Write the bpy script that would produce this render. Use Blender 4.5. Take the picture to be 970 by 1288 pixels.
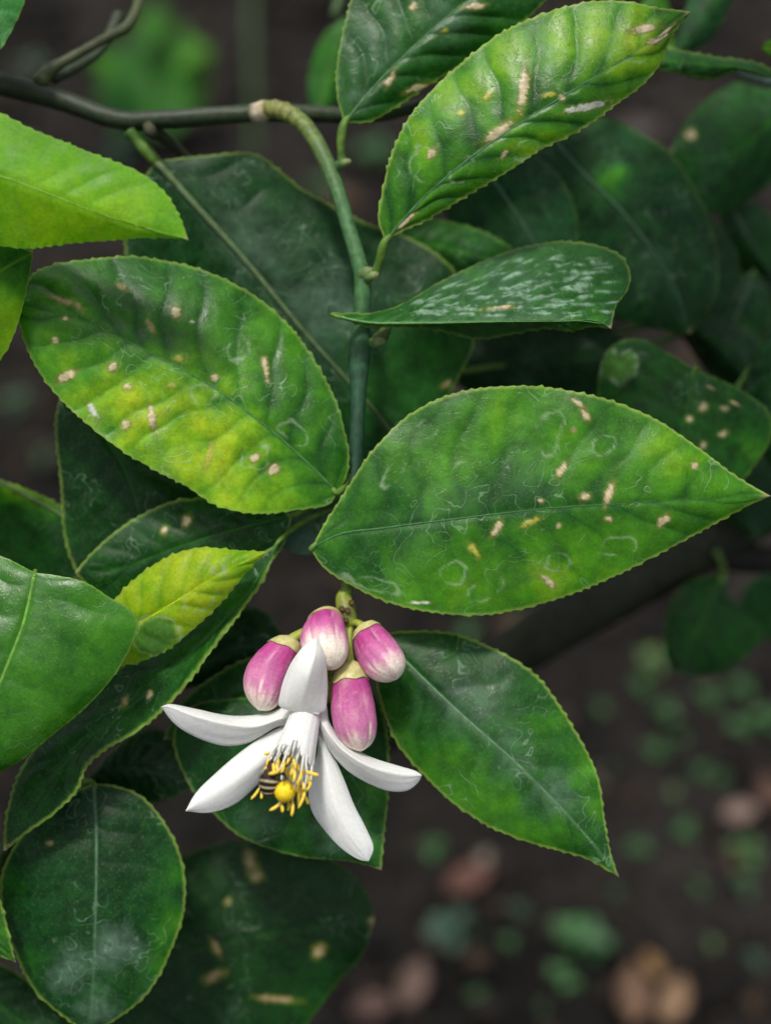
import bpy, math, random
import numpy as np
from mathutils import Vector

for _o in list(bpy.data.objects):
    bpy.data.objects.remove(_o)
scene = bpy.context.scene
COL = scene.collection
rng = np.random.default_rng(7)

# ------------------------------------------------------------------ camera, sky, sun, exposure
PITCH = math.radians(50)            # the lens looks down on a low branch
D0 = 0.30                           # distance of the flower and the big leaf
WID = 0.17                          # width of the field there
CAM = np.array([0.0, 0.0, 1.15 * math.sin(PITCH)])
FWD = np.array([0.0, math.cos(PITCH), -math.sin(PITCH)])
RGT = np.array([1.0, 0.0, 0.0])
UPV = np.array([0.0, math.sin(PITCH), math.cos(PITCH)])
S = WID / 970.0

cam = bpy.data.cameras.new('camera')
cam.sensor_fit = 'HORIZONTAL'
cam.sensor_width = 36
cam.lens = 36 * D0 / WID
cam.clip_start = 0.01
cam.clip_end = 500
cam.dof.use_dof = True
cam.dof.focus_distance = D0 - 0.008
cam.dof.aperture_fstop = 7.0
camo = bpy.data.objects.new('camera', cam)
COL.objects.link(camo)
camo.location = CAM
camo.rotation_euler = (math.pi / 2 - PITCH, 0, 0)
scene.camera = camo

SUN_EL, SUN_AZ = math.radians(80), math.radians(-60)      # azimuth from +Y, clockwise
world = bpy.data.worlds.new('World')
scene.world = world
world.use_nodes = True
wn = world.node_tree
sky = wn.nodes.new('ShaderNodeTexSky')
sky.sky_type = 'NISHITA'
sky.sun_disc = False
sky.sun_elevation = SUN_EL
sky.sun_rotation = SUN_AZ
sky.dust_density = 4.0
sky.air_density = 1.0
hs = wn.nodes.new('ShaderNodeHueSaturation')      # thin cloud greys the blue
hs.inputs['Saturation'].default_value = 0.30
wn.links.new(sky.outputs[0], hs.inputs['Color'])
wn.links.new(hs.outputs[0], wn.nodes['Background'].inputs[0])
wn.nodes['Background'].inputs[1].default_value = 0.105

sun = bpy.data.lights.new('sun', 'SUN')
sun.energy = 1.9
sun.angle = math.radians(7)
sun.color = (1.0, 0.96, 0.88)
suno = bpy.data.objects.new('sun', sun)
COL.objects.link(suno)
sd = Vector((math.cos(SUN_EL) * math.sin(SUN_AZ), math.cos(SUN_EL) * math.cos(SUN_AZ), math.sin(SUN_EL)))
suno.rotation_euler = sd.to_track_quat('Z', 'Y').to_euler()
suno.location = (0, 0, 3)

vs = scene.view_settings
vs.view_transform = 'Standard'
vs.look = 'None'
vs.gamma = 1
vs.use_curve_mapping = False
vs.exposure = 0.58
scene.cycles.max_bounces = 6
scene.cycles.adaptive_threshold = 0.02
scene.cycles.diffuse_bounces = 3
scene.cycles.glossy_bounces = 2
scene.cycles.transmission_bounces = 3
scene.cycles.transparent_max_bounces = 8


# ------------------------------------------------------------------ helpers
def P(px, py, d=0.0):
    """point of the place seen at photo position (px, py), d millimetres behind the flower's distance"""
    px, py, d = np.asarray(px, float), np.asarray(py, float), np.asarray(d, float)
    z = D0 + d * 1e-3
    x = (px - 485) * S * z / D0
    y = -(py - 644) * S * z / D0
    return CAM + x[..., None] * RGT + y[..., None] * UPV + z[..., None] * FWD


def on_ground(px, py, h=0.0):
    x, y = (px - 485) * S / D0, -(py - 644) * S / D0
    v = FWD + x * RGT + y * UPV
    return CAM + v * ((h - CAM[2]) / v[2])


def _hash(ix, iy, seed):
    n = (ix.astype(np.int64) * 374761393 + iy.astype(np.int64) * 668265263 + seed * 1442695041) & 0x7fffffff
    n = ((n ^ (n >> 13)) * 1274126177) & 0x7fffffff
    n = (n ^ (n >> 16)) & 0xffff
    return n / 65535.0


def vnoise(x, y, seed=0):
    x, y = np.asarray(x, float), np.asarray(y, float)
    ix, iy = np.floor(x), np.floor(y)
    fx, fy = x - ix, y - iy
    fx, fy = fx * fx * (3 - 2 * fx), fy * fy * (3 - 2 * fy)
    a, b = _hash(ix, iy, seed), _hash(ix + 1, iy, seed)
    c, d = _hash(ix, iy + 1, seed), _hash(ix + 1, iy + 1, seed)
    return (a * (1 - fx) + b * fx) * (1 - fy) + (c * (1 - fx) + d * fx) * fy


def fbm(x, y, seed=0, o=3):
    s, a, t = 0, 1.0, 0
    for k in range(o):
        s = s + a * vnoise(x * 2 ** k + 11.3 * k, y * 2 ** k - 7.1 * k, seed + k)
        t += a
        a *= 0.5
    return s / t


def sstep(a, b, x):
    t = np.clip((x - a) / (b - a), 0, 1)
    return t * t * (3 - 2 * t)


def spline(pts, n):
    """centripetal curve through pts, n points evenly spaced by arc length"""
    p = np.asarray(pts, float)
    if len(p) == 2:
        t = np.linspace(0, 1, n)[:, None]
        return p[0] * (1 - t) + p[1] * t
    q = np.vstack([2 * p[0] - p[1], p, 2 * p[-1] - p[-2]])
    out = []
    for i in range(1, len(q) - 2):
        p0, p1, p2, p3 = q[i - 1:i + 3]
        t0 = 0
        t1 = t0 + max(np.linalg.norm(p1 - p0), 1e-9) ** .5
        t2 = t1 + max(np.linalg.norm(p2 - p1), 1e-9) ** .5
        t3 = t2 + max(np.linalg.norm(p3 - p2), 1e-9) ** .5
        t = np.linspace(t1, t2, 40, endpoint=False)[:, None]
        a1 = (t1 - t) / (t1 - t0) * p0 + (t - t0) / (t1 - t0) * p1
        a2 = (t2 - t) / (t2 - t1) * p1 + (t - t1) / (t2 - t1) * p2
        a3 = (t3 - t) / (t3 - t2) * p2 + (t - t2) / (t3 - t2) * p3
        b1 = (t2 - t) / (t2 - t0) * a1 + (t - t0) / (t2 - t0) * a2
        b2 = (t3 - t) / (t3 - t1) * a2 + (t - t1) / (t3 - t1) * a3
        out.append((t2 - t) / (t2 - t1) * b1 + (t - t1) / (t2 - t1) * b2)
    out.append(p[-1:])
    out = np.vstack(out)
    s = np.concatenate([[0], np.cumsum(np.linalg.norm(np.diff(out, axis=0), axis=1))])
    w = np.linspace(0, s[-1], n)
    return np.stack([np.interp(w, s, out[:, k]) for k in range(out.shape[1])], 1)


def along(v, t):
    v = np.atleast_1d(np.asarray(v, float))
    if len(v) > 2:                        # smooth through the stations
        w = np.concatenate([[2 * v[0] - v[1]], v, [2 * v[-1] - v[-2]]])
        x = np.clip(t, 0, 1) * (len(v) - 1)
        i = np.minimum(x.astype(int), len(v) - 2)
        f = x - i
        a, b, c, d = w[i], w[i + 1], w[i + 2], w[i + 3]
        return b + .5 * f * (c - a + f * (2 * a - 5 * b + 4 * c - d + f * (3 * (b - c) + d - a)))
    return np.interp(t, np.linspace(0, 1, len(v)), v) if len(v) > 1 else np.full_like(t, v[0])


def mesh_np(name, V, F, col=None, smooth=True):
    V, F = np.asarray(V, np.float32), [np.asarray(f, np.int32) for f in (F if isinstance(F, list) else [F])]
    me = bpy.data.meshes.new(name)
    me.vertices.add(len(V))
    me.vertices.foreach_set('co', V.ravel())
    nl = sum(f.size for f in F)
    npoly = sum(len(f) for f in F)
    me.loops.add(nl)
    me.loops.foreach_set('vertex_index', np.concatenate([f.ravel() for f in F]))
    me.polygons.add(npoly)
    tot = np.concatenate([np.full(len(f), f.shape[1], np.int32) for f in F])
    me.polygons.foreach_set('loop_start', np.concatenate([[0], np.cumsum(tot)[:-1]]).astype(np.int32))
    me.update(calc_edges=True)
    if smooth:
        me.polygons.foreach_set('use_smooth', np.ones(npoly, bool))
    if col is not None:
        c = np.ones((len(V), 4), np.float32)
        c[:, :3] = col
        a = me.attributes.new('col', 'FLOAT_COLOR', 'POINT')
        a.data.foreach_set('color', c.ravel())
    me.validate()
    return me


def wpos(o):
    v = Vector(o.location)
    while o.parent is not None:
        o = o.parent
        v = v + Vector(o.location)
    return np.array(v)


def obj(name, V, F, mat, parent=None, col=None, origin=None, smooth=True):
    V = np.asarray(V, float)
    org = np.asarray(V[0] if origin is None else origin, float)
    me = mesh_np(name, V - org, F, col, smooth)
    me.materials.append(mat)
    o = bpy.data.objects.new(name, me)
    COL.objects.link(o)
    o.parent = parent
    o.location = org - (wpos(parent) if parent is not None else 0)
    return o


def tag(o, label=None, cat=None, group=None, kind=None):
    for k, v in (('label', label), ('category', cat), ('group', group), ('kind', kind)):
        if v:
            o[k] = v
    return o


def thing(name, label, cat, loc, group=None):
    o = bpy.data.objects.new(name, None)
    COL.objects.link(o)
    o.empty_display_size = 0.01
    o.location = loc
    return tag(o, label, cat, group)


def grid_faces(nr, nc, off=0, wrap=False):
    i = np.arange(nr - 1)[:, None]
    j = np.arange(nc if wrap else nc - 1)[None, :]
    j2 = (j + 1) % nc
    return (np.stack([i * nc + j, i * nc + j2, (i + 1) * nc + j2, (i + 1) * nc + j], -1).reshape(-1, 4) + off)


def frames(C):
    T = np.gradient(C, axis=0)
    T /= np.linalg.norm(T, axis=1)[:, None] + 1e-12
    n = np.cross(T[0], [0.31, 0.52, 0.79])
    n /= np.linalg.norm(n)
    N = []
    for t in T:
        n = n - t * np.dot(n, t)
        n /= np.linalg.norm(n)
        N.append(n)
    N = np.array(N)
    return T, N, np.cross(T, N)


def tube(name, pts, rad, mat, parent, seg=12, n=None, col=None, rough=0.0, rings=0.0, seed=0, tip=True):
    """round stem through 3-D points; rad in millimetres along it; ends closed"""
    pts = np.asarray(pts, float)
    n = n or max(8, int(len(pts) * 8))
    C = spline(pts, n)
    t = np.linspace(0, 1, n)
    r = along(rad, t) * 1e-3
    T, N, B = frames(C)
    th = np.linspace(0, 2 * np.pi, seg, endpoint=False)
    ln = np.cumsum(np.concatenate([[0], np.linalg.norm(np.diff(C, axis=0), axis=1)])) * 1e3
    R = r[:, None] * (1 + rough * (fbm(ln[:, None] * .5 + 0 * th, 3 * np.cos(th)[None] + 2 * np.sin(th)[None], seed) - .5) * 2)
    if rings:
        R = R * (1 + rings * np.exp(-((ln[:, None] / 2.6 + .15 * np.sin(th)[None]) % 1 - .5) ** 2 / .02))
    V = C[:, None] + R[..., None] * (np.cos(th)[None, :, None] * N[:, None] + np.sin(th)[None, :, None] * B[:, None])
    V = np.vstack([V.reshape(-1, 3), C[0] - T[0] * r[0] * .4, C[-1] + T[-1] * r[-1] * .6])
    F = grid_faces(n, seg, wrap=True)
    k = np.arange(seg)
    a, b = n * seg, n * seg + 1
    tri = np.vstack([np.stack([np.full(seg, a), (k + 1) % seg, k], 1),
                     np.stack([np.full(seg, b), (n - 1) * seg + k, (n - 1) * seg + (k + 1) % seg], 1)])
    c = None
    if col is not None:
        col = np.asarray(col, float)
        if col.ndim == 1:
            col = col[None]
        cc = np.clip(np.stack([along(col[:, k2], t) for k2 in range(3)], 1), .002, 1)
        v = 0.75 + .5 * fbm(ln[:, None] * .8 + 0 * th, 2 * np.cos(th)[None] + 2 * np.sin(th)[None] + seed, seed + 5)
        c = np.vstack([(cc[:, None] * v[..., None]).reshape(-1, 3), cc[:1], cc[-1:]])
    return obj(name, V, [F, tri], mat, parent, c, origin=C[0])


# ------------------------------------------------------------------ materials
def new_mat(name):
    m = bpy.data.materials.new(name)
    m.use_nodes = True
    nt = m.node_tree
    return m, nt, nt.nodes['Principled BSDF'], nt.nodes['Material Output']


def nd(nt, typ, **kw):
    n = nt.nodes.new(typ)
    for k, v in kw.items():
        if k.startswith('i_'):
            n.inputs[k[2:].replace('_', ' ')].default_value = v
        else:
            setattr(n, k, v)
    return n


def math_n(nt, op, a, b=None, c=None, clamp=False):
    n = nt.nodes.new('ShaderNodeMath')
    n.operation = op
    n.use_clamp = clamp
    for k, v in enumerate((a, b, c)):
        if v is None:
            continue
        if isinstance(v, (int, float)):
            n.inputs[k].default_value = v
        else:
            nt.links.new(v, n.inputs[k])
    return n.outputs[0]


def mapr(nt, v, a, b, c=0.0, d=1.0, smooth=True):
    n = nt.nodes.new('ShaderNodeMapRange')
    n.interpolation_type = 'SMOOTHSTEP' if smooth else 'LINEAR'
    nt.links.new(v, n.inputs[0])
    for k, x in enumerate((a, b, c, d)):
        n.inputs[k + 1].default_value = x
    return n.outputs[0]


def mixc(nt, f, a, b, mode='MIX'):
    n = nt.nodes.new('ShaderNodeMix')
    n.data_type = 'RGBA'
    n.blend_type = mode
    for sock, v in ((n.inputs[0], f), (n.inputs[6], a), (n.inputs[7], b)):
        if isinstance(v, (int, float)):
            sock.default_value = v
        elif isinstance(v, tuple):
            sock.default_value = v
        else:
            nt.links.new(v, sock)
    return n.outputs[2]


def leaf_material(name, rough=0.36, marks=0.5, film=0.25, trans=0.22, spec=0.26, bump=0.5, mott=.26):
    """citrus blade: painted-in pigment from the mesh, oil glands, net veins, dried water rings and scratches"""
    m, nt, bs, out = new_mat(name)
    L = nt.links
    at = nd(nt, 'ShaderNodeAttribute', attribute_name='col')
    tc = nd(nt, 'ShaderNodeTexCoord')
    co = tc.outputs['Object']
    # slow pigment drift and fine grain
    n1 = nd(nt, 'ShaderNodeTexNoise', i_Scale=260.0, i_Detail=4.0, i_Roughness=0.6)
    L.new(co, n1.inputs['Vector'])
    n2 = nd(nt, 'ShaderNodeTexNoise', i_Scale=1500.0, i_Detail=3.0)
    L.new(co, n2.inputs['Vector'])
    var = math_n(nt, 'ADD', mapr(nt, n1.outputs[0], .3, .7, 1 - mott, 1 + mott * .9), mapr(nt, n2.outputs[0], .3, .7, -.1, .1))
    cv = nd(nt, 'ShaderNodeVectorMath', operation='SCALE')
    L.new(at.outputs['Color'], cv.inputs[0])
    L.new(var, cv.inputs['Scale'])
    # oil glands: pale dots
    vg = nd(nt, 'ShaderNodeTexVoronoi', i_Scale=1150.0)
    L.new(co, vg.inputs['Vector'])
    gl = mapr(nt, vg.outputs['Distance'], .12, .3, 1, 0)
    # net veins
    vv = nd(nt, 'ShaderNodeTexVoronoi', feature='DISTANCE_TO_EDGE', i_Scale=520.0)
    L.new(co, vv.inputs['Vector'])
    vn = mapr(nt, vv.outputs['Distance'], 0, .10, 1, 0)
    # rings and squiggles: contour lines of a slow noise, kept only in places
    n3 = nd(nt, 'ShaderNodeTexNoise', i_Scale=135.0, i_Detail=2.0, i_Roughness=.45, i_Distortion=.5)
    L.new(co, n3.inputs['Vector'])
    iso = mapr(nt, math_n(nt, 'ABSOLUTE', math_n(nt, 'SUBTRACT', n3.outputs[0], .57)), .0, .009, 1, 0)
    iso = math_n(nt, 'MAXIMUM', iso, mapr(nt, math_n(nt, 'ABSOLUTE', math_n(nt, 'SUBTRACT', n3.outputs[0], .44)), .0, .007, 1, 0))
    n4 = nd(nt, 'ShaderNodeTexNoise', i_Scale=70.0, i_Detail=3.0)
    L.new(co, n4.inputs['Vector'])
    msk = mapr(nt, n4.outputs[0], .47, .58)
    ring = math_n(nt, 'MULTIPLY', iso, msk)
    # fine scratches
    n5 = nd(nt, 'ShaderNodeTexNoise', i_Scale=900.0, i_Detail=1.0, i_Distortion=1.5)
    L.new(co, n5.inputs['Vector'])
    scr = mapr(nt, math_n(nt, 'ABSOLUTE', math_n(nt, 'SUBTRACT', n5.outputs[0], .5)), 0, .02, 1, 0)
    n6 = nd(nt, 'ShaderNodeTexNoise', i_Scale=120.0, i_Detail=4.0)
    L.new(co, n6.inputs['Vector'])
    scr = math_n(nt, 'MULTIPLY', scr, mapr(nt, n6.outputs[0], .55, .7))
    # pale dried film
    fl = mapr(nt, n4.outputs[0], .52, .7)
    c1 = mixc(nt, math_n(nt, 'MULTIPLY', gl, .16), cv.outputs[0], (.16, .30, .06, 1))
    c2 = mixc(nt, math_n(nt, 'MULTIPLY', vn, .05), c1, (.14, .26, .06, 1))
    c3 = mixc(nt, math_n(nt, 'MULTIPLY', fl, film * .35), c2, (.16, .30, .22, 1))
    c4 = mixc(nt, math_n(nt, 'MULTIPLY', ring, marks * .42), c3, (.40, .55, .40, 1))
    c5 = mixc(nt, math_n(nt, 'MULTIPLY', scr, marks * .2), c4, (.45, .55, .42, 1))
    L.new(c5, bs.inputs['Base Color'])
    L.new(math_n(nt, 'ADD', mapr(nt, n1.outputs[0], .3, .7, rough - .07, rough + .1), math_n(nt, 'MULTIPLY', fl, .12)), bs.inputs['Roughness'])
    bs.inputs['Specular IOR Level'].default_value = spec
    # relief
    h = math_n(nt, 'ADD', math_n(nt, 'MULTIPLY', gl, .25), math_n(nt, 'MULTIPLY', vn, -.12))
    h = math_n(nt, 'ADD', h, math_n(nt, 'MULTIPLY', n1.outputs[0], .8))
    h = math_n(nt, 'ADD', h, math_n(nt, 'MULTIPLY', ring, .4))
    bp = nd(nt, 'ShaderNodeBump', i_Strength=bump, i_Distance=0.00025)
    L.new(h, bp.inputs['Height'])
    L.new(bp.outputs[0], bs.inputs['Normal'])
    tr = nd(nt, 'ShaderNodeBsdfTranslucent')
    tcol = mixc(nt, 1.0, c5, (1.5, 1.7, .7, 1), 'MULTIPLY')
    L.new(tcol, tr.inputs['Color'])
    mx = nd(nt, 'ShaderNodeMixShader')
    mx.inputs[0].default_value = trans
    L.new(bs.outputs[0], mx.inputs[1])
    L.new(tr.outputs[0], mx.inputs[2])
    L.new(mx.outputs[0], out.inputs[0])
    return m


def attr_material(name, rough=.5, spec=.4, noise=300.0, amt=.2, bump=.3, dist=.0003, sss=0.0, sssr=(.002, .0015, .001), trans=0.0):
    m, nt, bs, out = new_mat(name)
    L = nt.links
    at = nd(nt, 'ShaderNodeAttribute', attribute_name='col')
    tc = nd(nt, 'ShaderNodeTexCoord')
    n1 = nd(nt, 'ShaderNodeTexNoise', i_Scale=noise, i_Detail=5.0, i_Roughness=.6)
    L.new(tc.outputs['Object'], n1.inputs['Vector'])
    cv = nd(nt, 'ShaderNodeVectorMath', operation='SCALE')
    L.new(at.outputs['Color'], cv.inputs[0])
    L.new(mapr(nt, n1.outputs[0], .3, .7, 1 - amt, 1 + amt), cv.inputs['Scale'])
    L.new(cv.outputs[0], bs.inputs['Base Color'])
    bs.inputs['Roughness'].default_value = rough
    bs.inputs['Specular IOR Level'].default_value = spec
    if sss:
        bs.inputs['Subsurface Weight'].default_value = sss
        bs.inputs['Subsurface Radius'].default_value = sssr
        bs.inputs['Subsurface Scale'].default_value = 1.0
    bp = nd(nt, 'ShaderNodeBump', i_Strength=bump, i_Distance=dist)
    L.new(n1.outputs[0], bp.inputs['Height'])
    L.new(bp.outputs[0], bs.inputs['Normal'])
    if trans:
        tr = nd(nt, 'ShaderNodeBsdfTranslucent')
        L.new(cv.outputs[0], tr.inputs['Color'])
        mx = nd(nt, 'ShaderNodeMixShader')
        mx.inputs[0].default_value = trans
        L.new(bs.outputs[0], mx.inputs[1])
        L.new(tr.outputs[0], mx.inputs[2])
        L.new(mx.outputs[0], out.inputs[0])
    return m


M_LEAF = leaf_material('lemon_leaf', rough=.36, marks=.65, film=.15, bump=.4, mott=.2, spec=.27)
M_SOFT = leaf_material('young_lemon_leaf', rough=.45, marks=.25, film=.05, trans=.38, bump=.3, spec=.2, mott=.1)
M_GLOSS = leaf_material('glossy_lemon_leaf', rough=.30, marks=.2, film=.1, trans=.2, bump=.3, mott=.12)
M_DARK = leaf_material('old_lemon_leaf', rough=.40, marks=.6, film=.18, trans=.08, spec=.17)
M_FAR = leaf_material('plain_lemon_leaf', rough=.5, marks=.4, film=.2, trans=.14, bump=.5, spec=.16, mott=.4)
M_STEM = attr_material('green_bark', rough=.5, spec=.3, noise=600, amt=.28, bump=.5, dist=.0003)
M_BARK = attr_material('dark_bark', rough=.75, spec=.2, noise=350, amt=.35, bump=.8, dist=.0006)
M_PETAL = attr_material('white_petal', rough=.5, spec=.3, noise=1300, amt=.04, bump=.22, sss=.4, trans=.28)
M_FILA = attr_material('white_filament', rough=.5, spec=.3, noise=1300, amt=.04, bump=.1, trans=.2)
M_BUD = attr_material('pink_bud', rough=.55, spec=.28, noise=2000, amt=.13, bump=.4, dist=.00015, sss=.25)
M_CALYX = attr_material('calyx_skin', rough=.45, spec=.4, noise=900, amt=.15, bump=.3, sss=.15)
M_YELLOW = attr_material('pollen_yellow', rough=.55, spec=.3, noise=2500, amt=.15, bump=.4, dist=.0001, sss=.1)
M_BEE = attr_material('bee_body', rough=.5, spec=.22, noise=3000, amt=.25, bump=.6, dist=.0001)
M_SOIL = attr_material('garden_soil', rough=.95, spec=.12, noise=90, amt=.45, bump=1.0, dist=.004)
M_DEAD = attr_material('dead_leaf', rough=.7, spec=.25, noise=160, amt=.3, bump=.5, trans=.1)
M_WEED = attr_material('weed_leaf', rough=.5, spec=.35, noise=160, amt=.2, bump=.3, trans=.25)

# ------------------------------------------------------------------ blades
PAL = np.array([[.0015, .013, .003], [.0034, .036, .0050], [.011, .088, .0045], [.052, .212, .0035], [.185, .375, .004], [.40, .51, .012]])


def pal(y):
    y = np.clip(y, 0, 1) * (len(PAL) - 1)
    return np.stack([np.interp(y, np.arange(len(PAL)), PAL[:, k]) for k in range(3)], -1)


def sheet(L, M, R, dM, dL, dR, res, teeth=0.0, tper=13.0, seed=0, curl=1.6, maxr=240, maxc=56):
    """blade between two margins and a midrib, all given from base to tip; returns grids"""
    Mlen = np.linalg.norm(np.diff(np.asarray(M, float), axis=0), axis=1).sum()
    nt = int(np.clip(Mlen / res, 18, maxr))
    t = np.linspace(0, 1, nt)
    Ls, Ms, Rs = spline(L, nt), spline(M, nt), spline(R, nt)
    hw = max(np.linalg.norm(Ls - Ms, axis=1).max(), np.linalg.norm(Rs - Ms, axis=1).max())
    nc = int(np.clip(hw / res / 1.05, 7, maxc))
    u = 1 - (1 - np.linspace(0, 1, nc)) ** 1.25
    dm = along(dM, t)
    prof = np.sin(np.pi * np.clip(t, 0, 1)) ** .7
    sides = []
    for E, dE, sg in ((Ls, dL, -1), (Rs, dR, 1)):
        w = E - Ms
        wl = np.linalg.norm(w, axis=1)[:, None] + 1e-6
        if teeth:
            al = np.concatenate([[0], np.cumsum(np.linalg.norm(np.diff(E, axis=0), axis=1))])
            ph = al / tper + 1.3 * vnoise(al / 40, al * 0, seed + 3 + sg)
            fr = ph % 1
            th = np.where(fr < .78, fr / .78, (1 - fr) / .22) ** 1.3 * (0.35 + vnoise(np.floor(ph), 0 * ph, seed + 9 + sg)) - .35
            th = th * np.minimum(1, np.minimum(t, 1 - t) * 14) + 0.8 * (fbm(al / 55, al * 0 + 3, seed + 5 + sg) - .5) * prof
        else:
            th = np.zeros(nt)
        uu = u[None, :]
        edge = np.clip((uu * wl - (wl - 9)) / 9, 0, 1) ** 1.5
        G = Ms[:, None] + w[:, None] * uu[..., None] + (w / wl)[:, None] * (th[:, None] * teeth * 1.6 * edge)[..., None]
        D = dm[:, None] + along(dE, t)[:, None] * prof[:, None] * uu ** curl
        sides.append((G, D, np.broadcast_to(uu, (nt, nc)), wl))
    Lg, Rg = sides
    XY = np.concatenate([Lg[0][:, ::-1], Rg[0][:, 1:]], 1)
    D = np.concatenate([Lg[1][:, ::-1], Rg[1][:, 1:]], 1)
    U = np.concatenate([-Lg[2][:, ::-1], Rg[2][:, 1:]], 1)
    HW = np.concatenate([np.broadcast_to(Lg[3], (nt, nc)), np.broadcast_to(Rg[3], (nt, nc - 1))], 1)
    T = np.broadcast_to(t[:, None], U.shape)
    return XY, D, U, T, HW, Mlen


def grid_normals(V):
    a = np.gradient(V, axis=0)
    b = np.gradient(V, axis=1)
    n = np.cross(a, b)
    n /= np.linalg.norm(n, axis=2)[..., None] + 1e-15
    s = np.sign((n * (CAM - V)).sum(2))[..., None]
    flip = np.sign(np.median(s))
    return n * (flip if flip else 1)


def leaf(parent, L, M, R, dM=0., dL=4., dR=4., y0=.35, ya=.16, blobs=(), spots=(), mat=None, res=2.4, nv=9, relief=.35,
         teeth=1.6, seed=1, petiole=None, rib=None, proud=-.35, ribcol=None, label=None, hazes=(), edge=.55, veins=.5, wave=1.2, curl=1.6, tint=(1, 1, 1), name='leaf', inter=.35):
    mat = mat or M_LEAF
    XY, D, U, T, HW, ln = sheet(L, M, R, dM, dL, dR, res, teeth, seed=seed, curl=curl)
    X, Y = XY[..., 0], XY[..., 1]
    A = np.abs(U)
    env = np.minimum(1, np.minimum(T, 1 - T) * 8)
    D = D + wave * (fbm(X / 95, Y / 95, seed + 30, 2) - .5) * 2 * env * (.3 + A)
    V = P(X, Y, D)
    N = grid_normals(V)
    # relief: blade swelling between the side veins, sunken midrib
    ph = T * nv - 1.45 * A ** .85 + np.where(U < 0, 0, .42) + 1.1 * (fbm(X / 70, Y / 70, seed + 40, 2) - .5)
    fr = ph % 1
    vd = np.minimum(fr, 1 - fr)
    sw = np.sin(np.pi * fr) ** .8
    amp = relief * (.1 + 1.3 * vnoise(X / 60, Y / 60, seed + 50)) * np.sin(np.pi * np.clip(A, 0, 1)) ** .6 * env
    rel = amp * (sw - .5) + .35 * relief * (fbm(X / 16, Y / 16, seed + 51) - .5) * env
    mr = np.exp(-(A * HW / 5.0) ** 2)
    rel = rel - .28 * mr * env
    # pigment
    y = y0 + ya * (fbm(X / 42, Y / 42, seed + 60, 3) - .5) * 2 + inter * ya * (sw - .45) * (1 - A * .3)
    y = y + .05 * (vnoise(X / 9, Y / 9, seed + 61) - .5)
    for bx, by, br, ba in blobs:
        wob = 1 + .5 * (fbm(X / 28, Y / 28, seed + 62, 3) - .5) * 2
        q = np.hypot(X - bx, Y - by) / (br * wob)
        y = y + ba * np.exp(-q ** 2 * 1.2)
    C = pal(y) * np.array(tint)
    for bx, by, br, ba in hazes:          # dried residue, also sky sheen painted into the blade colour
        q = np.hypot(X - bx, Y - by) / br + .9 * (fbm(X / 22, Y / 22, seed + 66, 4) - .5)
        f = (ba * sstep(1.0, .1, q) * (.5 + 1.0 * fbm(X / 6, Y / 6, seed + 67, 3)))[..., None]
        C = C * (1 - f) + np.array([.17, .27, .21]) * f
    vein = np.exp(-(vd * ln / nv / 3.0) ** 2) * np.clip(1 - A * 1.02, 0, 1) ** .5 * (A * HW > 3)
    C = C * (1 - .25 * veins * vein[..., None])
    rc = np.array(ribcol if ribcol is not None else pal(np.array(y0 + .16)) * 1.0)
    f = (np.exp(-(A * HW / 1.9) ** 2) * .6 * env)[..., None]
    C = C * (1 - f) + rc * f
    # pale margin
    f = (sstep(5.0, 0.8, (1 - A) * HW) * edge * (HW > 3))[..., None]
    C = C * (1 - f) + np.array([.24, .36, .06]) * f
    f = (sstep(.975, .995, T + .012 * (vnoise(X / 3, Y / 3, seed + 68) - .5)) * .8)[..., None]
    C = C * (1 - f) + np.array([.30, .26, .12]) * f
    for sp in spots:
        sx, sy, sl, sw_, ang = sp[:5]
        hue = sp[5] if len(sp) > 5 else 0
        ca, sa = math.cos(math.radians(ang)), math.sin(math.radians(ang))
        dx, dy = X - sx, Y - sy
        q = np.hypot((dx * ca - dy * sa) / (sl / 2), (dx * sa + dy * ca) / (sw_ / 2))
        q = q + (1.3 * (fbm(X / 5, Y / 5, seed + 70) - .5) if hue < 5 else 1.0 * (fbm(X / 15, Y / 15, seed + 70) - .5))
        halo = np.clip(1.9 - q, 0, 1)[..., None] * (.45 if hue < 4 else .0)
        C = C * (1 - halo) + np.array([.22, .27, .03]) * halo
        core = sstep(1.1, .7 if hue != 4 else 0., q)[..., None]
        if hue >= 5:                      # old blister: a pale outline, with or without greener skin inside
            if hue == 6:
                core = core * 0
            rim = (np.exp(-((q - 1.05) * min(sl, sw_) / 2 / 1.3) ** 2) * (.75 if hue == 5 else .5) * (sstep(.35, .65, fbm(X / 16, Y / 16, seed + 73)) if hue == 6 else 1.0))[..., None]
        cc = np.array([[.54, .45, .28], [.42, .40, .06], [.52, .54, .46], [.27, .21, .11], [.20, .32, .22], [.075, .21, .03], [.2, .3, .15]][hue])
        cc = cc * (.8 + .45 * vnoise(X / 3.2, Y / 3.2, seed + 71))[..., None]
        C = C * (1 - core) + cc * core
        if hue in (0, 3):
            rim = (np.exp(-((q - 1.08) / .16) ** 2) * .5)[..., None]
            C = C * (1 - rim) + np.array([.16, .10, .035]) * rim
        if hue >= 5:
            C = C * (1 - rim) + np.array([.34, .46, .28]) * rim
        rel = rel + .12 * core[..., 0]
    V = V + N * (rel * 1e-3)[..., None]
    nr, nc = X.shape
    # margin lip: the thickness of the blade
    N2 = grid_normals(V)
    lip = V - N2 * 0.00032
    Vs = np.vstack([V.reshape(-1, 3), lip[:, 0], lip[:, -1]])
    k = np.arange(nr - 1)
    o1, o2 = nr * nc, nr * nc + nr
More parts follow.
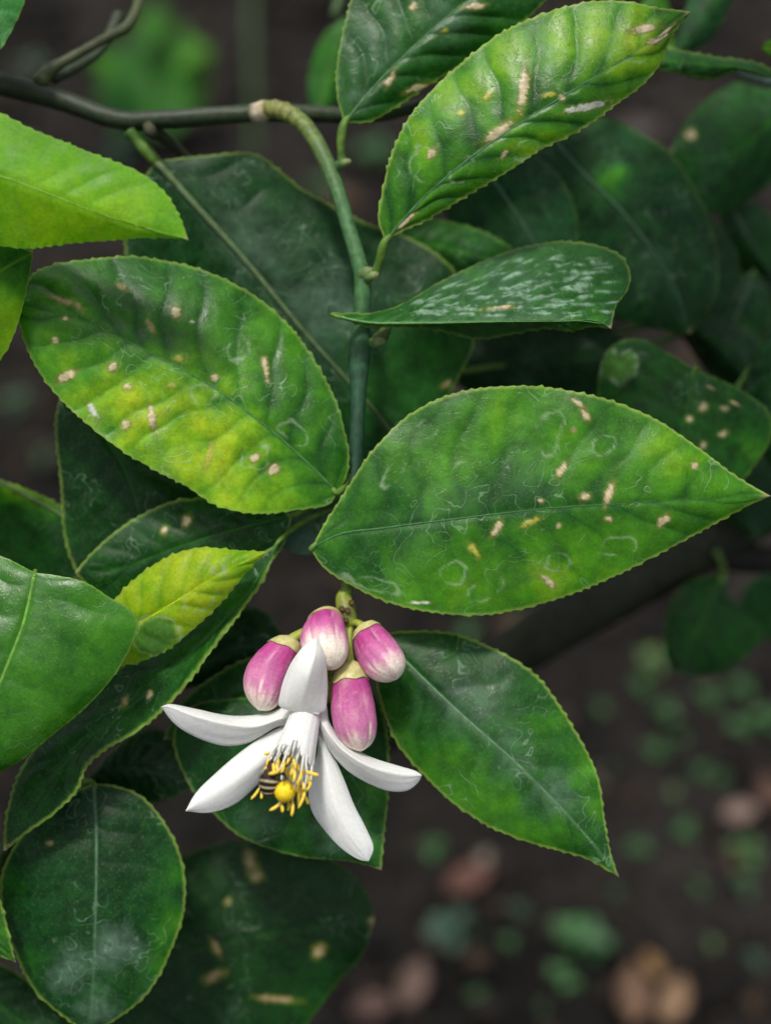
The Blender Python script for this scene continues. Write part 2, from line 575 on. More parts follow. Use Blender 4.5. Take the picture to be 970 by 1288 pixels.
    F = np.vstack([grid_faces(nr, nc),
                   np.stack([k * nc, (k + 1) * nc, o1 + k + 1, o1 + k], 1),
                   np.stack([k * nc + nc - 1, o2 + k, o2 + k + 1, (k + 1) * nc + nc - 1], 1)])
    Cs = np.vstack([C.reshape(-1, 3), C[:, 0], C[:, -1]])
    o = obj(name, Vs, F, mat, parent, Cs, origin=V[0, nc // 2])
    if label:
        o['label'] = label
    mid = V[:, nc // 2]
    nmid = N2[:, nc // 2]
    if rib:
        sel = np.linspace(1, int(nr * .96), 14).astype(int)
        tube('midrib', mid[sel] + nmid[sel] * rib * proud * .001, np.linspace(rib, rib * .25, 6), M_STEM, o, seg=8, n=40, col=rc * np.array([1, 1.0, 1]))
    if petiole is not None:
        pts = [np.asarray(q, float) for q in petiole[:-1]] + [mid[0], mid[min(nr - 1, 6)] - nmid[min(nr - 1, 6)] * .0006]
        pr = petiole[-1]
        tube('petiole', pts, [pr * 1.15, pr * .85, pr * .95, pr, pr * .8, pr * .4], M_STEM, o, seg=10, n=26, col=[[.05, .12, .02], [.09, .17, .025], [.08, .17, .02]], rough=.05)
    return o

# ------------------------------------------------------------------ ground
def axis_steps(lo, hi, fine_lo, fine_hi, step, ncoarse):
    a = np.arange(fine_lo, fine_hi + step / 2, step)
    g = np.linspace(0, 1, ncoarse + 1)[1:] ** 2.5
    return np.concatenate([(fine_lo + (lo - fine_lo) * g)[::-1], a, fine_hi + (hi - fine_hi) * g])


gx = axis_steps(-40, 40, -.75, .75, .007, 16)
gy = axis_steps(-40, 60, .15, 1.75, .007, 16)
GX, GY = np.meshgrid(gx, gy)


def soil_h(x, y):
    return .030 * (fbm(x * 7, y * 7, 201, 3) - .5) + .020 * (fbm(x * 32, y * 32, 202, 3) - .5) + .010 * (vnoise(x * 95, y * 95, 203) - .5)


GZ = soil_h(GX, GY) * np.clip(3.0 - np.hypot(GX, GY - .9), 0, 1) - .012
gn = fbm(GX * 9, GY * 9, 210, 4)
gd = fbm(GX * 45, GY * 45, 211, 3)
gc = np.array([.0150, .0132, .0118])[None, None] * (.15 + 1.7 * gn ** 1.5 * 1.2)[..., None] * (.5 + 1.0 * gd)[..., None]
ground = obj('ground', np.stack([GX, GY, GZ], -1).reshape(-1, 3), grid_faces(len(gy), len(gx)), M_SOIL, None, gc.reshape(-1, 3), origin=(0, 0, 0))
tag(ground, kind='structure')

# loose crumbs of soil and small litter
cv, cf, cc = [], [], []
ico = np.array([[0, 0, 1], [.9, 0, .3], [.28, .85, .3], [-.72, .53, .3], [-.72, -.53, .3], [.28, -.85, .3], [0, 0, -.6]])
icf = np.array([[0, 1, 2], [0, 2, 3], [0, 3, 4], [0, 4, 5], [0, 5, 1], [6, 2, 1], [6, 3, 2], [6, 4, 3], [6, 5, 4], [6, 1, 5]])
for k in range(3600):
    x, y = rng.uniform(-.7, .7), rng.uniform(.2, 1.7)
    s = rng.uniform(.002, .009) * (2.4 if rng.random() < .10 else 1)
    a = rng.uniform(0, 6.28)
    q = ico * (rng.uniform(.6, 1.3, (7, 1))) * np.array([s * rng.uniform(.8, 2.2), s, s * rng.uniform(.4, .8)])
    q = np.stack([q[:, 0] * math.cos(a) - q[:, 1] * math.sin(a), q[:, 0] * math.sin(a) + q[:, 1] * math.cos(a), q[:, 2]], 1)
    cf.append(icf + 7 * k)
    cv.append(q + [x, y, soil_h(x, y) - .010])
    b = [(.020, .017, .015), (.012, .0105, .0095), (.060, .041, .028), (.009, .008, .0075), (.034, .027, .021)][rng.integers(0, 5)]
    cc.append(np.tile(np.array(b) * rng.uniform(.6, 1.3), (7, 1)))
tag(obj('soil_crumbs', np.vstack(cv), np.vstack(cf), M_SOIL, None, np.vstack(cc), origin=(0, 0, 0), smooth=False),
    'loose crumbs of dark soil and small litter on the ground', 'soil crumbs', kind='stuff')


def rotz(v, a):
    c, s = math.cos(a), math.sin(a)
    return np.stack([v[..., 0] * c - v[..., 1] * s, v[..., 0] * s + v[..., 1] * c, v[..., 2]], -1)


def dead_leaf(px, py, size, ang, col, label, seed, lift=.25):
    """curled fallen leaf lying on the soil, size in metres"""
    nr, nc = 30, 15
    t = np.linspace(0, 1, nr)[:, None]
    u = np.linspace(-1, 1, nc)[None]
    w = np.sin(np.pi * t ** .85) ** .8 * .28
    x = t - .5 + 0 * u
    yy = u * w
    z = lift * (u ** 2 * w * 1.6) + .16 * (t - .4) ** 2 * lift * 4 + .07 * (fbm(t * 4 + 0 * u, u * 3 + 0 * t, seed) - .4)
    size = size * .6
    col = np.array(col) * .8
    V = rotz(np.stack([x, yy, z], -1) * size, ang)
    g = on_ground(px, py)
    V = V + np.array([g[0], g[1], max(soil_h(g[0], g[1]) - .012 + .008, 0.0)])
    c = np.array(col) * (.7 + .6 * fbm(t * 7 + 0 * u, u * 5 + 0 * t, seed + 1))[..., None]
    c = c * (1 + .35 * np.exp(-(u / .1) ** 2) * np.ones_like(t))[..., None]
    o = obj('dead_leaf', V.reshape(-1, 3), grid_faces(nr, nc), M_DEAD, None, c.reshape(-1, 3), origin=V[nr // 2, nc // 2])
    tag(o, label, 'dead leaf', 'fallen leaves on the soil')
    mid = V[:, nc // 2]
    tube('midrib', mid[1::4] + [0, 0, .0008], [.9, .5, .3], M_DEAD, o, seg=6, n=18, col=np.array(col) * 1.3)
    return o


RB, TAN, GREY = (.11, .052, .040), (.26, .165, .10), (.12, .10, .085)
dead_leaf(590, 1105, .062, .5, RB, 'reddish brown fallen leaf on soil, below the tip of the serrated green leaf', 301)
dead_leaf(845, 1262, .058, 1.0, TAN, 'pale tan curled fallen leaf near the lower edge of the soil', 302, .5)
dead_leaf(795, 1250, .066, 1.5, (.16, .095, .06), 'brown curled fallen leaf between the tan one and a weed clump', 303, .5)
dead_leaf(820, 1215, .034, 2.0, (.24, .14, .06), 'small orange brown fallen leaf above the tan one', 304, .4)
dead_leaf(930, 1022, .044, .3, (.24, .17, .14), 'pinkish tan fallen leaf lying by itself beside small weeds', 305, .3)
dead_leaf(965, 995, .05, 1.4, (.09, .05, .038), 'dark brown fallen leaf next to the pinkish tan one', 306, .3)
dead_leaf(520, 1238, .06, 1.2, (.13, .085, .07), 'dull brown fallen leaf half way along the lower edge', 307, .4)
dead_leaf(470, 1270, .05, .2, (.085, .05, .042), 'dark reddish fallen leaf at the lower edge near the shaded lemon leaf', 308, .3)
dead_leaf(608, 1080, .026, .9, (.22, .19, .15), 'tiny pale fallen leaf touching the reddish brown one', 309, .3)
dead_leaf(800, 170, .12, .4, (.075, .062, .058), 'grey brown fallen leaf seen in the gap behind the spotted upper leaf', 310, .3)
dead_leaf(545, 1180, .03, 2.3, GREY, 'small grey fallen leaf beside the bluish weed', 311, .3)


def weed(px, py, size, nl, h, label, seed, col=(.035, .13, .035), spread=1.0):
    """low seedling: a short stem with paired oval leaves"""
    r = random.Random(seed)
    g = on_ground(px, py)
    base = np.array([g[0], g[1], soil_h(g[0], g[1]) - .014])
    o = thing('weed', label, 'weed', base, 'small green weeds on the soil')
    lean = np.array([r.uniform(-.2, .2), r.uniform(-.2, .2), 1]) * h
    tube('stem', [base, base + lean * .5 + [0, 0, 0], base + lean], [.9, .6], M_WEED, o, seg=6, n=10, col=np.array(col) * 1.2)
    for k in range(nl):
        a = k * 2.4 + r.uniform(-.4, .4)
        f = .35 + .65 * (k + 1) / nl
        t = np.linspace(0, 1, 11)[:, None]
        u = np.linspace(-1, 1, 7)[None]
        w = np.sin(np.pi * np.clip(t, .02, .99) ** .8) ** .8 * r.uniform(.30, .42)
        x = t * 1.0 + .12 + 0 * u
        z = .35 * t - .35 * t ** 2 + .25 * np.abs(u) * w + 0 * u
        ln = size * .68 * r.uniform(.7, 1.15)
        V = rotz(np.stack([x * spread, u * w, z], -1) * ln, a) + base + lean * f
        c = np.array(col) * r.uniform(.4, .95) * (1 + .3 * np.exp(-(u / .15) ** 2) * np.ones_like(t))[..., None]
        lf = obj('leaf', V.reshape(-1, 3), grid_faces(11, 7), M_WEED, o, c.reshape(-1, 3), origin=V[0, 3])
        tube('petiole', [base + lean * f, V[0, 3]], [.4, .4], M_WEED, lf, seg=5, n=4, col=np.array(col))
    return o


TEAL, GRN, YEL = (.030, .105, .055), (.040, .16, .035), (.10, .20, .05)
for k, (px, py, sz, nl, h, lab, c) in enumerate([
    (545, 1052, .013, 5, .012, 'small bright green weed beside the drooping white petal tip', GRN),
    (572, 1168, .024, 5, .015, 'bluish green weed with wide leaves under the reddish fallen leaf', TEAL),
    (708, 1180, .019, 6, .030, 'upright leafy weed, paler one of the pair near the lower edge', GRN),
    (742, 1190, .021, 6, .035, 'upright leafy weed, darker one of the pair near the lower edge', (.028, .11, .03)),
    (712, 1228, .016, 5, .014, 'low weed at the foot of the two upright weeds', GRN),
    (806, 1062, .012, 5, .010, 'small round weed next to the tip of the serrated leaf', GRN),
    (866, 1036, .013, 5, .010, 'lone weed rosette between the leaf tip and the pinkish fallen leaf', GRN),
    (940, 1058, .018, 6, .014, 'yellowish green weed just below the pinkish fallen leaf', (.055, .15, .03)),
    (938, 1104, .013, 5, .010, 'dim green weed under the yellowish one below the pinkish leaf', (.03, .11, .03)),
    (820, 942, .014, 4, .012, 'bright single weed on bare soil beneath the hanging dark leaf', GRN),
    (838, 892, .014, 5, .014, 'green weed under the lower corner of the hanging dark leaf', GRN),
    (824, 826, .017, 6, .022, 'pale yellow green weed touching the hanging dark leaf', YEL),
    (812, 850, .012, 5, .012, 'green weed below the pale yellow green one', GRN),
    (890, 876, .014, 5, .012, 'green weed straight under the hanging dark leaf', GRN),
    (934, 868, .016, 5, .014, 'large leaved weed beside the one straight under the hanging leaf', GRN),
    (930, 915, .014, 5, .012, 'green weed in the lower row under the hanging leaf', GRN),
    (966, 900, .014, 5, .012, 'weed cut by the picture edge under the hanging leaf', GRN),
    (880, 968, .011, 4, .010, 'tiny weed between two rows of weeds on bare soil', GRN),
    (588, 786, .012, 4, .012, 'weed glimpsed between the two big serrated leaves, nearer the flower', GRN),
    (650, 776, .013, 4, .012, 'weed glimpsed between the two big serrated leaves, above the thick branch', GRN),
    (30, 190, .030, 5, .02, 'dim bluish weed under the dark bough at the picture edge', TEAL),
    (92, 226, .034, 5, .02, 'bluish weed just above the bright yellow green leaf', TEAL),
    (150, 176, .030, 5, .02, 'wide bluish weed below the dark bough', TEAL),
    (40, 80, .026, 5, .02, 'grey green weed above the dark bough at the corner', (.06, .11, .07)),
    (470, 205, .030, 6, .03, 'green weed seen between the twig and the spotted upper leaf', (.04, .14, .04)),
    (408, 235, .026, 5, .02, 'green weed seen over the rim of the big shaded leaf', (.05, .14, .04)),
    (15, 350, .020, 5, .012, 'weed at the picture edge under the bright yellow green leaf', GRN),
    (20, 505, .022, 5, .012, 'dim weed at the picture edge beside the mottled leaf', (.03, .09, .03)),
    (52, 570, .018, 4, .012, 'dim weed just above the shaded leaf at the picture edge', (.03, .08, .03)),
    (655, 1140, .010, 4, .008, 'faint tiny weed on soil under the serrated leaf', (.03, .09, .03)),
]):
    weed(px, py, sz, nl, h, lab, 400 + k, c)

for k, (px, py, sz, lab, c) in enumerate([
    (640, 1185, .008, 'tiny seedling between the bluish weed and the upright weed pair', GRN),
    (775, 1120, .007, 'tiny seedling on soil straight below the serrated leaf tip', (.03, .10, .03)),
    (880, 1110, .008, 'tiny seedling on bare soil near the dim weed', GRN),
    (900, 1180, .007, 'tiny yellowish seedling alone above the tan fallen leaf', YEL),
    (955, 1200, .009, 'tiny bluish seedling near the picture edge low on the soil', TEAL),
    (600, 1250, .009, 'tiny seedling beside the dull brown fallen leaf', GRN),
    (680, 1265, .007, 'tiny dark seedling below the low weed at the bottom', (.03, .10, .03)),
    (760, 880, .009, 'tiny seedling close under the thick blurred bough', GRN),
    (765, 960, .008, 'tiny bluish seedling just off the rim of the serrated leaf', TEAL),
    (850, 990, .008, 'tiny seedling above the lone weed rosette', YEL),
    (910, 970, .009, 'tiny seedling next to the smallest weed on bare soil', GRN),
    (780, 1005, .007, 'tiny dark seedling above the small round weed', (.03, .10, .03)),
    (860, 920, .009, 'tiny seedling between the bright single weed and the lower row', GRN),
    (520, 1130, .008, 'tiny seedling beside the reddish fallen leaf, below the flower', (.03, .10, .03)),
]):
    weed(px, py, sz, 4, .006, lab, 460 + k, c)

# broad weed with large leaves behind the dark bough
g0 = on_ground(215, 165)
bw = thing('broadleaf_weed', 'tall broad leaved weed standing behind the dark bough', 'weed', [g0[0], g0[1], -.02])
DW = (np.dot(g0 - CAM, FWD) - D0) * 1e3
tube('stem', [np.array([g0[0], g0[1], -.02]), P(212, 150, DW - 30), P(222, 60, DW - 60)], [2.2, 1.6], M_WEED, bw, seg=8, col=(.04, .10, .03))
for L, M, R, d, yy in [
    ([(215, 170), (150, 165), (125, 120), (135, 70), (165, 45)], [(215, 170), (185, 120), (165, 45)], [(215, 170), (235, 130), (215, 70), (165, 45)], DW - 45, .38),
    ([(222, 165), (205, 120), (210, 60), (232, 30)], [(222, 165), (232, 100), (232, 30)], [(222, 165), (255, 130), (258, 70), (232, 30)], DW - 60, .42),
    ([(225, 90), (225, 68), (245, 52), (268, 66)], [(225, 90), (245, 74), (268, 66)], [(225, 90), (245, 92), (262, 84), (268, 66)], DW - 80, .52),
    ([(145, 100), (120, 92), (112, 76), (125, 66)], [(145, 100), (132, 84), (125, 66)], [(145, 100), (152, 88), (146, 72), (125, 66)], DW - 80, .5),
    ([(190, 60), (170, 40), (175, 20), (200, 5)], [(190, 60), (195, 35), (200, 5)], [(190, 60), (215, 45), (215, 20), (200, 5)], DW - 80, .45)]:
    leaf(bw, L, M, R, d, 10, 10, y0=yy, ya=.08, mat=M_FAR, res=6, teeth=0, seed=int(500 + d), edge=.1, wave=4, tint=(1.0, 1.0, 1.5))
g0 = on_ground(320, 190)
tw = thing('weed_stalk', 'upright green stalk rising behind the pale node of the bough', 'weed', [g0[0], g0[1], -.02])
DS = (np.dot(g0 - CAM, FWD) - D0) * 1e3
tube('stem', [np.array([g0[0], g0[1], -.02]), P(318, 100, DS + 20), P(316, 10, DS + 40), P(318, -60, DS + 50)], [5.2, 5, 4.6], M_WEED, tw, seg=10, col=(.035, .075, .02))

# ------------------------------------------------------------------ the flowering lemon branch
lb = thing('flowering_lemon_branch', 'lemon branch carrying the white flower, pink buds and large mottled serrated leaves', 'lemon branch', P(-80, 92, 26))
DKB = [[.020, .026, .013], [.018, .028, .013], [.026, .042, .018], [.024, .038, .017]]
bough = tube('bough', P([-120, -40, 0, 75, 150, 210, 270, 330, 400, 470, 540, 640], [84, 98, 106, 126, 151, 150, 146, 143, 144, 146, 130, 100],
                        [28, 27, 26, 26, 25, 24, 24, 24, 26, 28, 30, 34]), [3.0, 2.9, 2.6, 2.35, 2.2, 2.1, 2.05, 1.6, 1.5, 1.4], M_STEM, lb, seg=20, n=150, col=DKB, rough=.07, seed=3)
tube('node', P([316, 326, 334, 341], [143, 142, 139, 137], [23.5, 23, 22, 21]), [2.1, 2.45, 2.4, 1.9], M_BARK, bough, seg=16, n=20, col=[[.12, .12, .07], [.42, .36, .27], [.40, .33, .22], [.15, .17, .05]], rough=.1)
tube('side_twig', P([50, 62, 110, 138, 158, 168, 176, 184], [104, 90, 62, 46, 36, 22, 0, -40], [25, 26, 30, 33, 35, 37, 40, 44]),
     [1.9, 1.35, 1.2, 1.15, 1.45, 1.35, 1.2, 1.1], M_STEM, lb, seg=12, n=50, col=[[.06, .07, .025], [.045, .055, .025], [.05, .065, .025], [.08, .12, .03]], rough=.12, seed=8)
tube('side_twig', P([66, 98, 128, 150], [100, 84, 62, 20], [30, 34, 40, 46]), [1.5, 1.2, 1.3, 1.6], M_STEM, lb, seg=10, n=30, col=(.03, .045, .022), rough=.1, seed=9)
tube('twig_stub', P([192, 206, 220, 238], [160, 172, 184, 204], [26, 29, 32, 36]), [1.7, 1.4, 1.3, 1.2], M_STEM, lb, seg=12, n=24, col=(.035, .045, .024), rough=.1, seed=10)
tube('bud_scar', P([186, 190, 196], [158, 166, 172], [22, 21, 22]), [1.2, 1.5, .8], M_BARK, bough, seg=10, n=10, col=(.05, .05, .03), rough=.2)
twig = tube('twig', P([336, 348, 362, 380, 396, 410, 424, 438, 450, 456, 455, 452, 450, 447, 444, 440, 436],
                      [137, 138, 143, 155, 176, 203, 238, 285, 325, 350, 390, 450, 520, 585, 650, 710, 748],
                      [21, 20, 19, 17.5, 16, 14.5, 13, 11.5, 10.5, 10, 10, 10, 9.5, 9.5, 8, 6, 4]),
            [1.75, 1.95, 1.9, 1.85, 1.75, 1.7, 1.8, 1.9, 2.05, 2.5, 1.85, 1.75, 1.75, 1.7, 1.7, 1.5, 1.4], M_STEM, lb, seg=18, n=170,
            col=[[.13, .16, .035], [.11, .16, .04], [.07, .14, .045], [.055, .14, .05], [.045, .13, .04], [.035, .105, .036], [.022, .07, .034], [.018, .055, .030], [.018, .055, .03], [.05, .10, .03], [.10, .15, .02]], rough=.05, seed=12)
tube('growth_ring', P([338, 347, 358, 371, 384, 395], [138, 138, 141, 148, 160, 174], [20.6, 20, 19.2, 18.2, 17, 16]), [1.95, 2.0, 1.95, 1.85, 1.8, 1.7], M_STEM, twig, seg=18, n=60, col=[[.20, .20, .06], [.16, .19, .05], [.12, .17, .05]], rough=.05, rings=.16, seed=13)
for x, y, d, s in ((456, 344, 9, 1.0), (462, 348, 8, .8), (427, 206, 12, .7), (470, 430, 9.5, .9)):
    tube('leaf_scar', P([x, x + 7, x + 13], [y + 2, y - 1, y - 3], [d + .5, d - 1, d - 1]), [1.7 * s, 1.35 * s, .9 * s], M_STEM, twig, seg=10, n=12, col=[[.06, .14, .045], [.10, .17, .05], [.22, .24, .10]], rough=.15, seed=int(x))
tube('thorn', P([470, 480, 489], [428, 424, 408], [11, 9, 10]), [1.5, 1.5, .9], M_STEM, twig, seg=10, n=14, col=[[.05, .09, .02], [.06, .09, .02]], seed=5)
ped = tube('peduncle', P([437, 433, 436, 441], [742, 754, 768, 786], [5, 4, 3, 2.5]), [1.5, 2.0, 2.2, 1.5], M_CALYX, lb, seg=14, n=30, col=[[.12, .18, .02], [.20, .23, .03], [.12, .13, .025], [.24, .28, .04]], rough=.14, seed=20)
for x, y, d in ((430, 766, .5), (437, 768, .2), (442, 758, 1), (435, 780, .4)):
    tube('flower_scar', P([x, x + 1.5], [y, y + 1], [d + .6, d - .2]), [.75, .5], M_BARK, ped, seg=8, n=6, col=(.07, .05, .02))

# the big leaf in front of the twig
leaf(lb, [(391, 691), (405, 664), (432, 621), (472, 562), (518, 519), (574, 494), (642, 486), (704, 489), (766, 503), (828, 529), (883, 566), (927, 599), (970, 624)],
     [(391, 691), (404, 678), (470, 666), (556, 655), (630, 646), (704, 638), (780, 634), (840, 630), (910, 627), (970, 624)],
     [(391, 691), (407, 714), (444, 738), (494, 760), (549, 771), (599, 774), (648, 768), (710, 751), (772, 726), (840, 692), (902, 658), (945, 635), (970, 624)],
     [0, -2.5, -3, -3, -1], [3, 4, 4], [2, 4, 4], y0=.43, ya=.11, inter=1.0, mat=M_LEAF, res=2.1, nv=10, relief=.3, seed=11,
     blobs=[(840, 560, 55, .2), (650, 515, 60, .16), (560, 575, 50, .12), (690, 735, 60, .2), (770, 700, 60, .2), (560, 745, 70, .16), (900, 610, 50, .12), (720, 560, 50, .1),
            (430, 690, 60, -.06), (640, 620, 60, -.12), (500, 610, 50, -.06), (800, 640, 60, -.05)],
     spots=[(726, 507, 17, 6, -35), (736, 522, 14, 7, -55), (707, 590, 25, 7, 55), (736, 625, 13, 9, 10), (767, 619, 27, 8, 72), (625, 664, 19, 8, 60), (834, 655, 18, 9, 45), (874, 586, 8, 8, 0),
            (690, 732, 20, 8, -35), (596, 692, 22, 8, -50, 1), (667, 657, 22, 7, 25, 1), (703, 661, 8, 5, 50), (766, 652, 8, 6, 0), (528, 758, 26, 3, 0, 2), (681, 630, 6, 5, 0), (722, 541, 7, 5, 60, 3), (692, 543, 50, 31, 75, 6), (589, 590, 30, 26, 0, 6), (608, 743, 40, 24, 35, 6), (781, 686, 42, 24, 20, 6), (574, 720, 34, 26, 20, 6), (701, 707, 30, 20, 0, 6), (494, 596, 34, 18, 60, 6), (537, 540, 26, 20, 60, 6), (470, 735, 60, 14, -15, 6), (760, 560, 30, 22, 30, 6)],
     rib=.35, ribcol=(.022, .105, .02), edge=.75, label='large serrated green leaf with beige scars, its tip reaching the picture edge',
     petiole=[P(446, 668, 8), P(420, 680, 5), .9])

# mottled leaf on the other side of the twig, half in shade
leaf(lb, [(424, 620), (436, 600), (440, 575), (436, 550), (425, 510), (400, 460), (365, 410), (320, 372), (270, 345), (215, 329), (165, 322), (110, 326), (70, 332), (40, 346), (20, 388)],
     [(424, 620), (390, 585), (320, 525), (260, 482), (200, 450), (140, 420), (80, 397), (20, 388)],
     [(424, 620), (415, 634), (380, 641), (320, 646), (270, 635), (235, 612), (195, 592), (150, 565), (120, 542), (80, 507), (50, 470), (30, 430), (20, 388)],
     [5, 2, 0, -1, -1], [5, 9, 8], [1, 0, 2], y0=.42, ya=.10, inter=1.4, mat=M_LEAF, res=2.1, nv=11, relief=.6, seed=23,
     blobs=[(200, 520, 95, .30), (265, 590, 90, .27), (120, 505, 55, .18), (330, 625, 70, .18), (90, 440, 50, .12), (370, 420, 60, .08), (150, 350, 60, .02), (200, 400, 60, -.1), (330, 440, 70, .0), (395, 570, 50, -.06)],  # lower blobs: yellow mottling, plus the sunlit patch painted into the colour
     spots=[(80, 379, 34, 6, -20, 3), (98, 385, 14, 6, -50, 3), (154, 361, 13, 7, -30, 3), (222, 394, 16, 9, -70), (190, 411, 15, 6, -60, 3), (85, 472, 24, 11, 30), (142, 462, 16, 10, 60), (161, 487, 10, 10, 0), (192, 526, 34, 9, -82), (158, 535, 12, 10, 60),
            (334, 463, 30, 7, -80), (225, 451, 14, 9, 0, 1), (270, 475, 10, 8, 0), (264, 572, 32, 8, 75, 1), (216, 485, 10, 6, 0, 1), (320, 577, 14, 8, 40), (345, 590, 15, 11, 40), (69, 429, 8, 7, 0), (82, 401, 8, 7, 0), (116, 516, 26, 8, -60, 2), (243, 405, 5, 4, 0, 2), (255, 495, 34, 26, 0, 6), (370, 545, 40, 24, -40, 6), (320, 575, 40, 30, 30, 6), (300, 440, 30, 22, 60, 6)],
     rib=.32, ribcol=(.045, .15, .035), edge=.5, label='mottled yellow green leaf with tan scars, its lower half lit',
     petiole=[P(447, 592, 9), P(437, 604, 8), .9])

# large shaded leaf behind the twig
leaf(lb, [(196, 203), (220, 200), (266, 195), (322, 194), (350, 212), (382, 238), (419, 259), (465, 282), (512, 298), (549, 319), (575, 345), (592, 385), (597, 430), (581, 468), (562, 505), (545, 560), (525, 605)],
     [(196, 203), (240, 252), (310, 330), (380, 415), (440, 482), (490, 540), (525, 605)],
     [(196, 203), (175, 235), (157, 300), (165, 360), (200, 440), (270, 520), (350, 580), (430, 615), (525, 605)],
     [26, 27, 28, 30, 32], [2, 6, 8], [4, 10, 8], y0=.16, ya=.08, mat=M_DARK, res=2.6, nv=8, relief=.3, seed=37, hazes=[(410, 390, 90, .2), (310, 300, 60, .14)], blobs=[(500, 480, 80, .22), (340, 240, 40, .06), (560, 440, 40, .08)], spots=[(561, 484, 12, 7, 30, 3)],  # hazes and upper blob paint sky sheen and a sun patch into the colour
     rib=.95, proud=.35, ribcol=(.075, .12, .05), edge=.5, tint=(.95, .95, 1.5), label='large dark blue green leaf behind the twig, with a thick pale midrib',
     petiole=[P(163, 166, 24.5), P(176, 182, 25), 1.5])

# topmost leaf, cut by the picture edge
leaf(lb, [(433, 156), (423, 118), (425, 70), (435, 23), (448, -20), (490, -80), (560, -120), (650, -140), (740, -130)],
     [(433, 156), (444, 141), (482, 97), (547, 35), (582, 6), (650, -50), (740, -130)],
     [(433, 156), (465, 154), (500, 135), (535, 112), (600, 70), (680, 10), (730, -60), (740, -130)],
     [10, 9, 9, 10], [2, 2], [4, 4], y0=.38, ya=.09, mat=M_LEAF, res=2.3, nv=10, relief=.6, seed=41, hazes=[(480, 60, 50, .22), (450, 120, 26, .22), (560, 30, 40, .2)], tint=(.9, .95, 1.35),
     spots=[(520, 10, 9, 9, 0), (598, 9, 24, 7, 5), (491, 100, 20, 7, 60), (526, 111, 30, 8, 20), (560, 40, 8, 6, 0, 1)], rib=.35, ribcol=(.06, .16, .05), edge=.5,
     label='dull green leaf at the top, half hidden by a brighter spotted leaf', petiole=[P(431, 208, 12), P(429, 185, 11), 1.1])

# spotted upper leaf
leaf(lb, [(485, 304), (475, 276), (479, 247), (494, 188), (517, 144), (564, 94), (617, 50), (676, 20), (735, 3), (782, 1), (823, 9), (870, 15)],
     [(485, 304), (529, 253), (594, 197), (653, 156), (729, 109), (800, 65), (840, 38), (870, 15)],
     [(485, 304), (503, 294), (541, 276), (588, 247), (635, 220), (682, 188), (729, 165), (776, 132), (811, 106), (835, 76), (846, 47), (870, 15)],
     [4, -2, -5, -6, -5], [3, 5, 4], [2, 3, 3], y0=.44, ya=.11, inter=2.0, mat=M_LEAF, res=2.1, nv=10, relief=.6, seed=52,
     blobs=[(560, 125, 40, .22), (620, 85, 45, .2), (700, 45, 60, .2), (780, 40, 60, .22), (530, 180, 30, .2), (690, 195, 40, .2), (640, 215, 40, .14), (820, 80, 40, .2), (600, 190, 40, -.1), (700, 110, 50, -.08), (500, 250, 30, -.06)],
     spots=[(811, 37, 32, 10, 10), (836, 43, 30, 7, 45), (822, 52, 14, 9, 10), (658, 114, 56, 10, 82), (626, 166, 40, 11, 38), (544, 193, 12, 9, 60), (509, 280, 34, 6, 42), (708, 123, 8, 7, 0), (635, 194, 11, 6, 60), (738, 135, 50, 9, 12, 2), (614, 120, 14, 8, 40, 1), (580, 142, 8, 7, 0, 1), (690, 120, 16, 5, 10, 1), (535, 205, 46, 34, 60, 6), (720, 105, 40, 28, 20, 6), (800, 70, 26, 20, 0, 6), (580, 215, 34, 22, 50, 6), (660, 190, 30, 18, 30, 6)],
     rib=.35, ribcol=(.04, .14, .05), edge=.85, label='yellow green spotted leaf with long pale scars at the top of the twig', petiole=[P(472, 345, 8), P(479, 325, 6), 1.15])

# leaf seen almost edge-on
rg = random.Random(77)
streaks = []
for _ in range(75):
    x = rg.uniform(520, 785)
    top = np.interp(x, [506, 547, 594, 647, 700, 747, 785], [384, 362, 340, 320, 310, 313, 330])
    f_ = rg.random()
    streaks.append((x, top + 6 + (398 - top - 6) * f_, rg.uniform(18, 48), rg.uniform(2.5, 5), 24 * (1 - f_) * (1 if x < 690 else .3) + rg.uniform(-3, 3), 4))
leaf(lb, [(418, 396), (440, 393), (465, 394), (506, 382), (547, 358), (594, 335), (647, 314), (700, 304), (747, 307), (783, 323), (794, 345), (790, 365), (776, 384), (769, 414)],
     [(418, 396), (459, 405), (517, 406), (606, 404), (694, 403), (753, 405), (769, 414)],
     [(418, 396), (455, 410), (510, 413), (560, 418), (602, 428), (650, 420), (690, 414), (716, 418), (745, 412), (769, 414)],
     [1, -2, -4, -5, -5], [6, 16, 22, 16], [8, 14, 14, 8], y0=.38, ya=.09, mat=M_LEAF, res=2.0, nv=15, relief=.8, seed=63, curl=1.1, edge=.45, rib=.32, ribcol=(.07, .20, .05), tint=(.95, 1, 1.3),
     spots=[(628, 388, 34, 5, 5), (560, 392, 26, 4, 5, 4), (680, 360, 40, 7, 12, 4), (720, 350, 30, 6, 15, 4), (640, 350, 34, 5, 20, 4), (600, 362, 36, 4, 22, 4), (700, 385, 40, 6, 5, 4), (655, 372, 26, 5, 12, 4), (748, 330, 24, 5, 10, 4), (690, 328, 40, 4, 18, 4), (575, 372, 30, 4, 24, 4), *streaks, (735, 375, 24, 7, 8, 4), (540, 385, 26, 3, 20, 4)],
     hazes=[(620, 370, 120, .12)], label='folded leaf seen nearly edge-on, crossing in front of the twig', petiole=[P(474, 428, 11), P(480, 414, 10), .8])

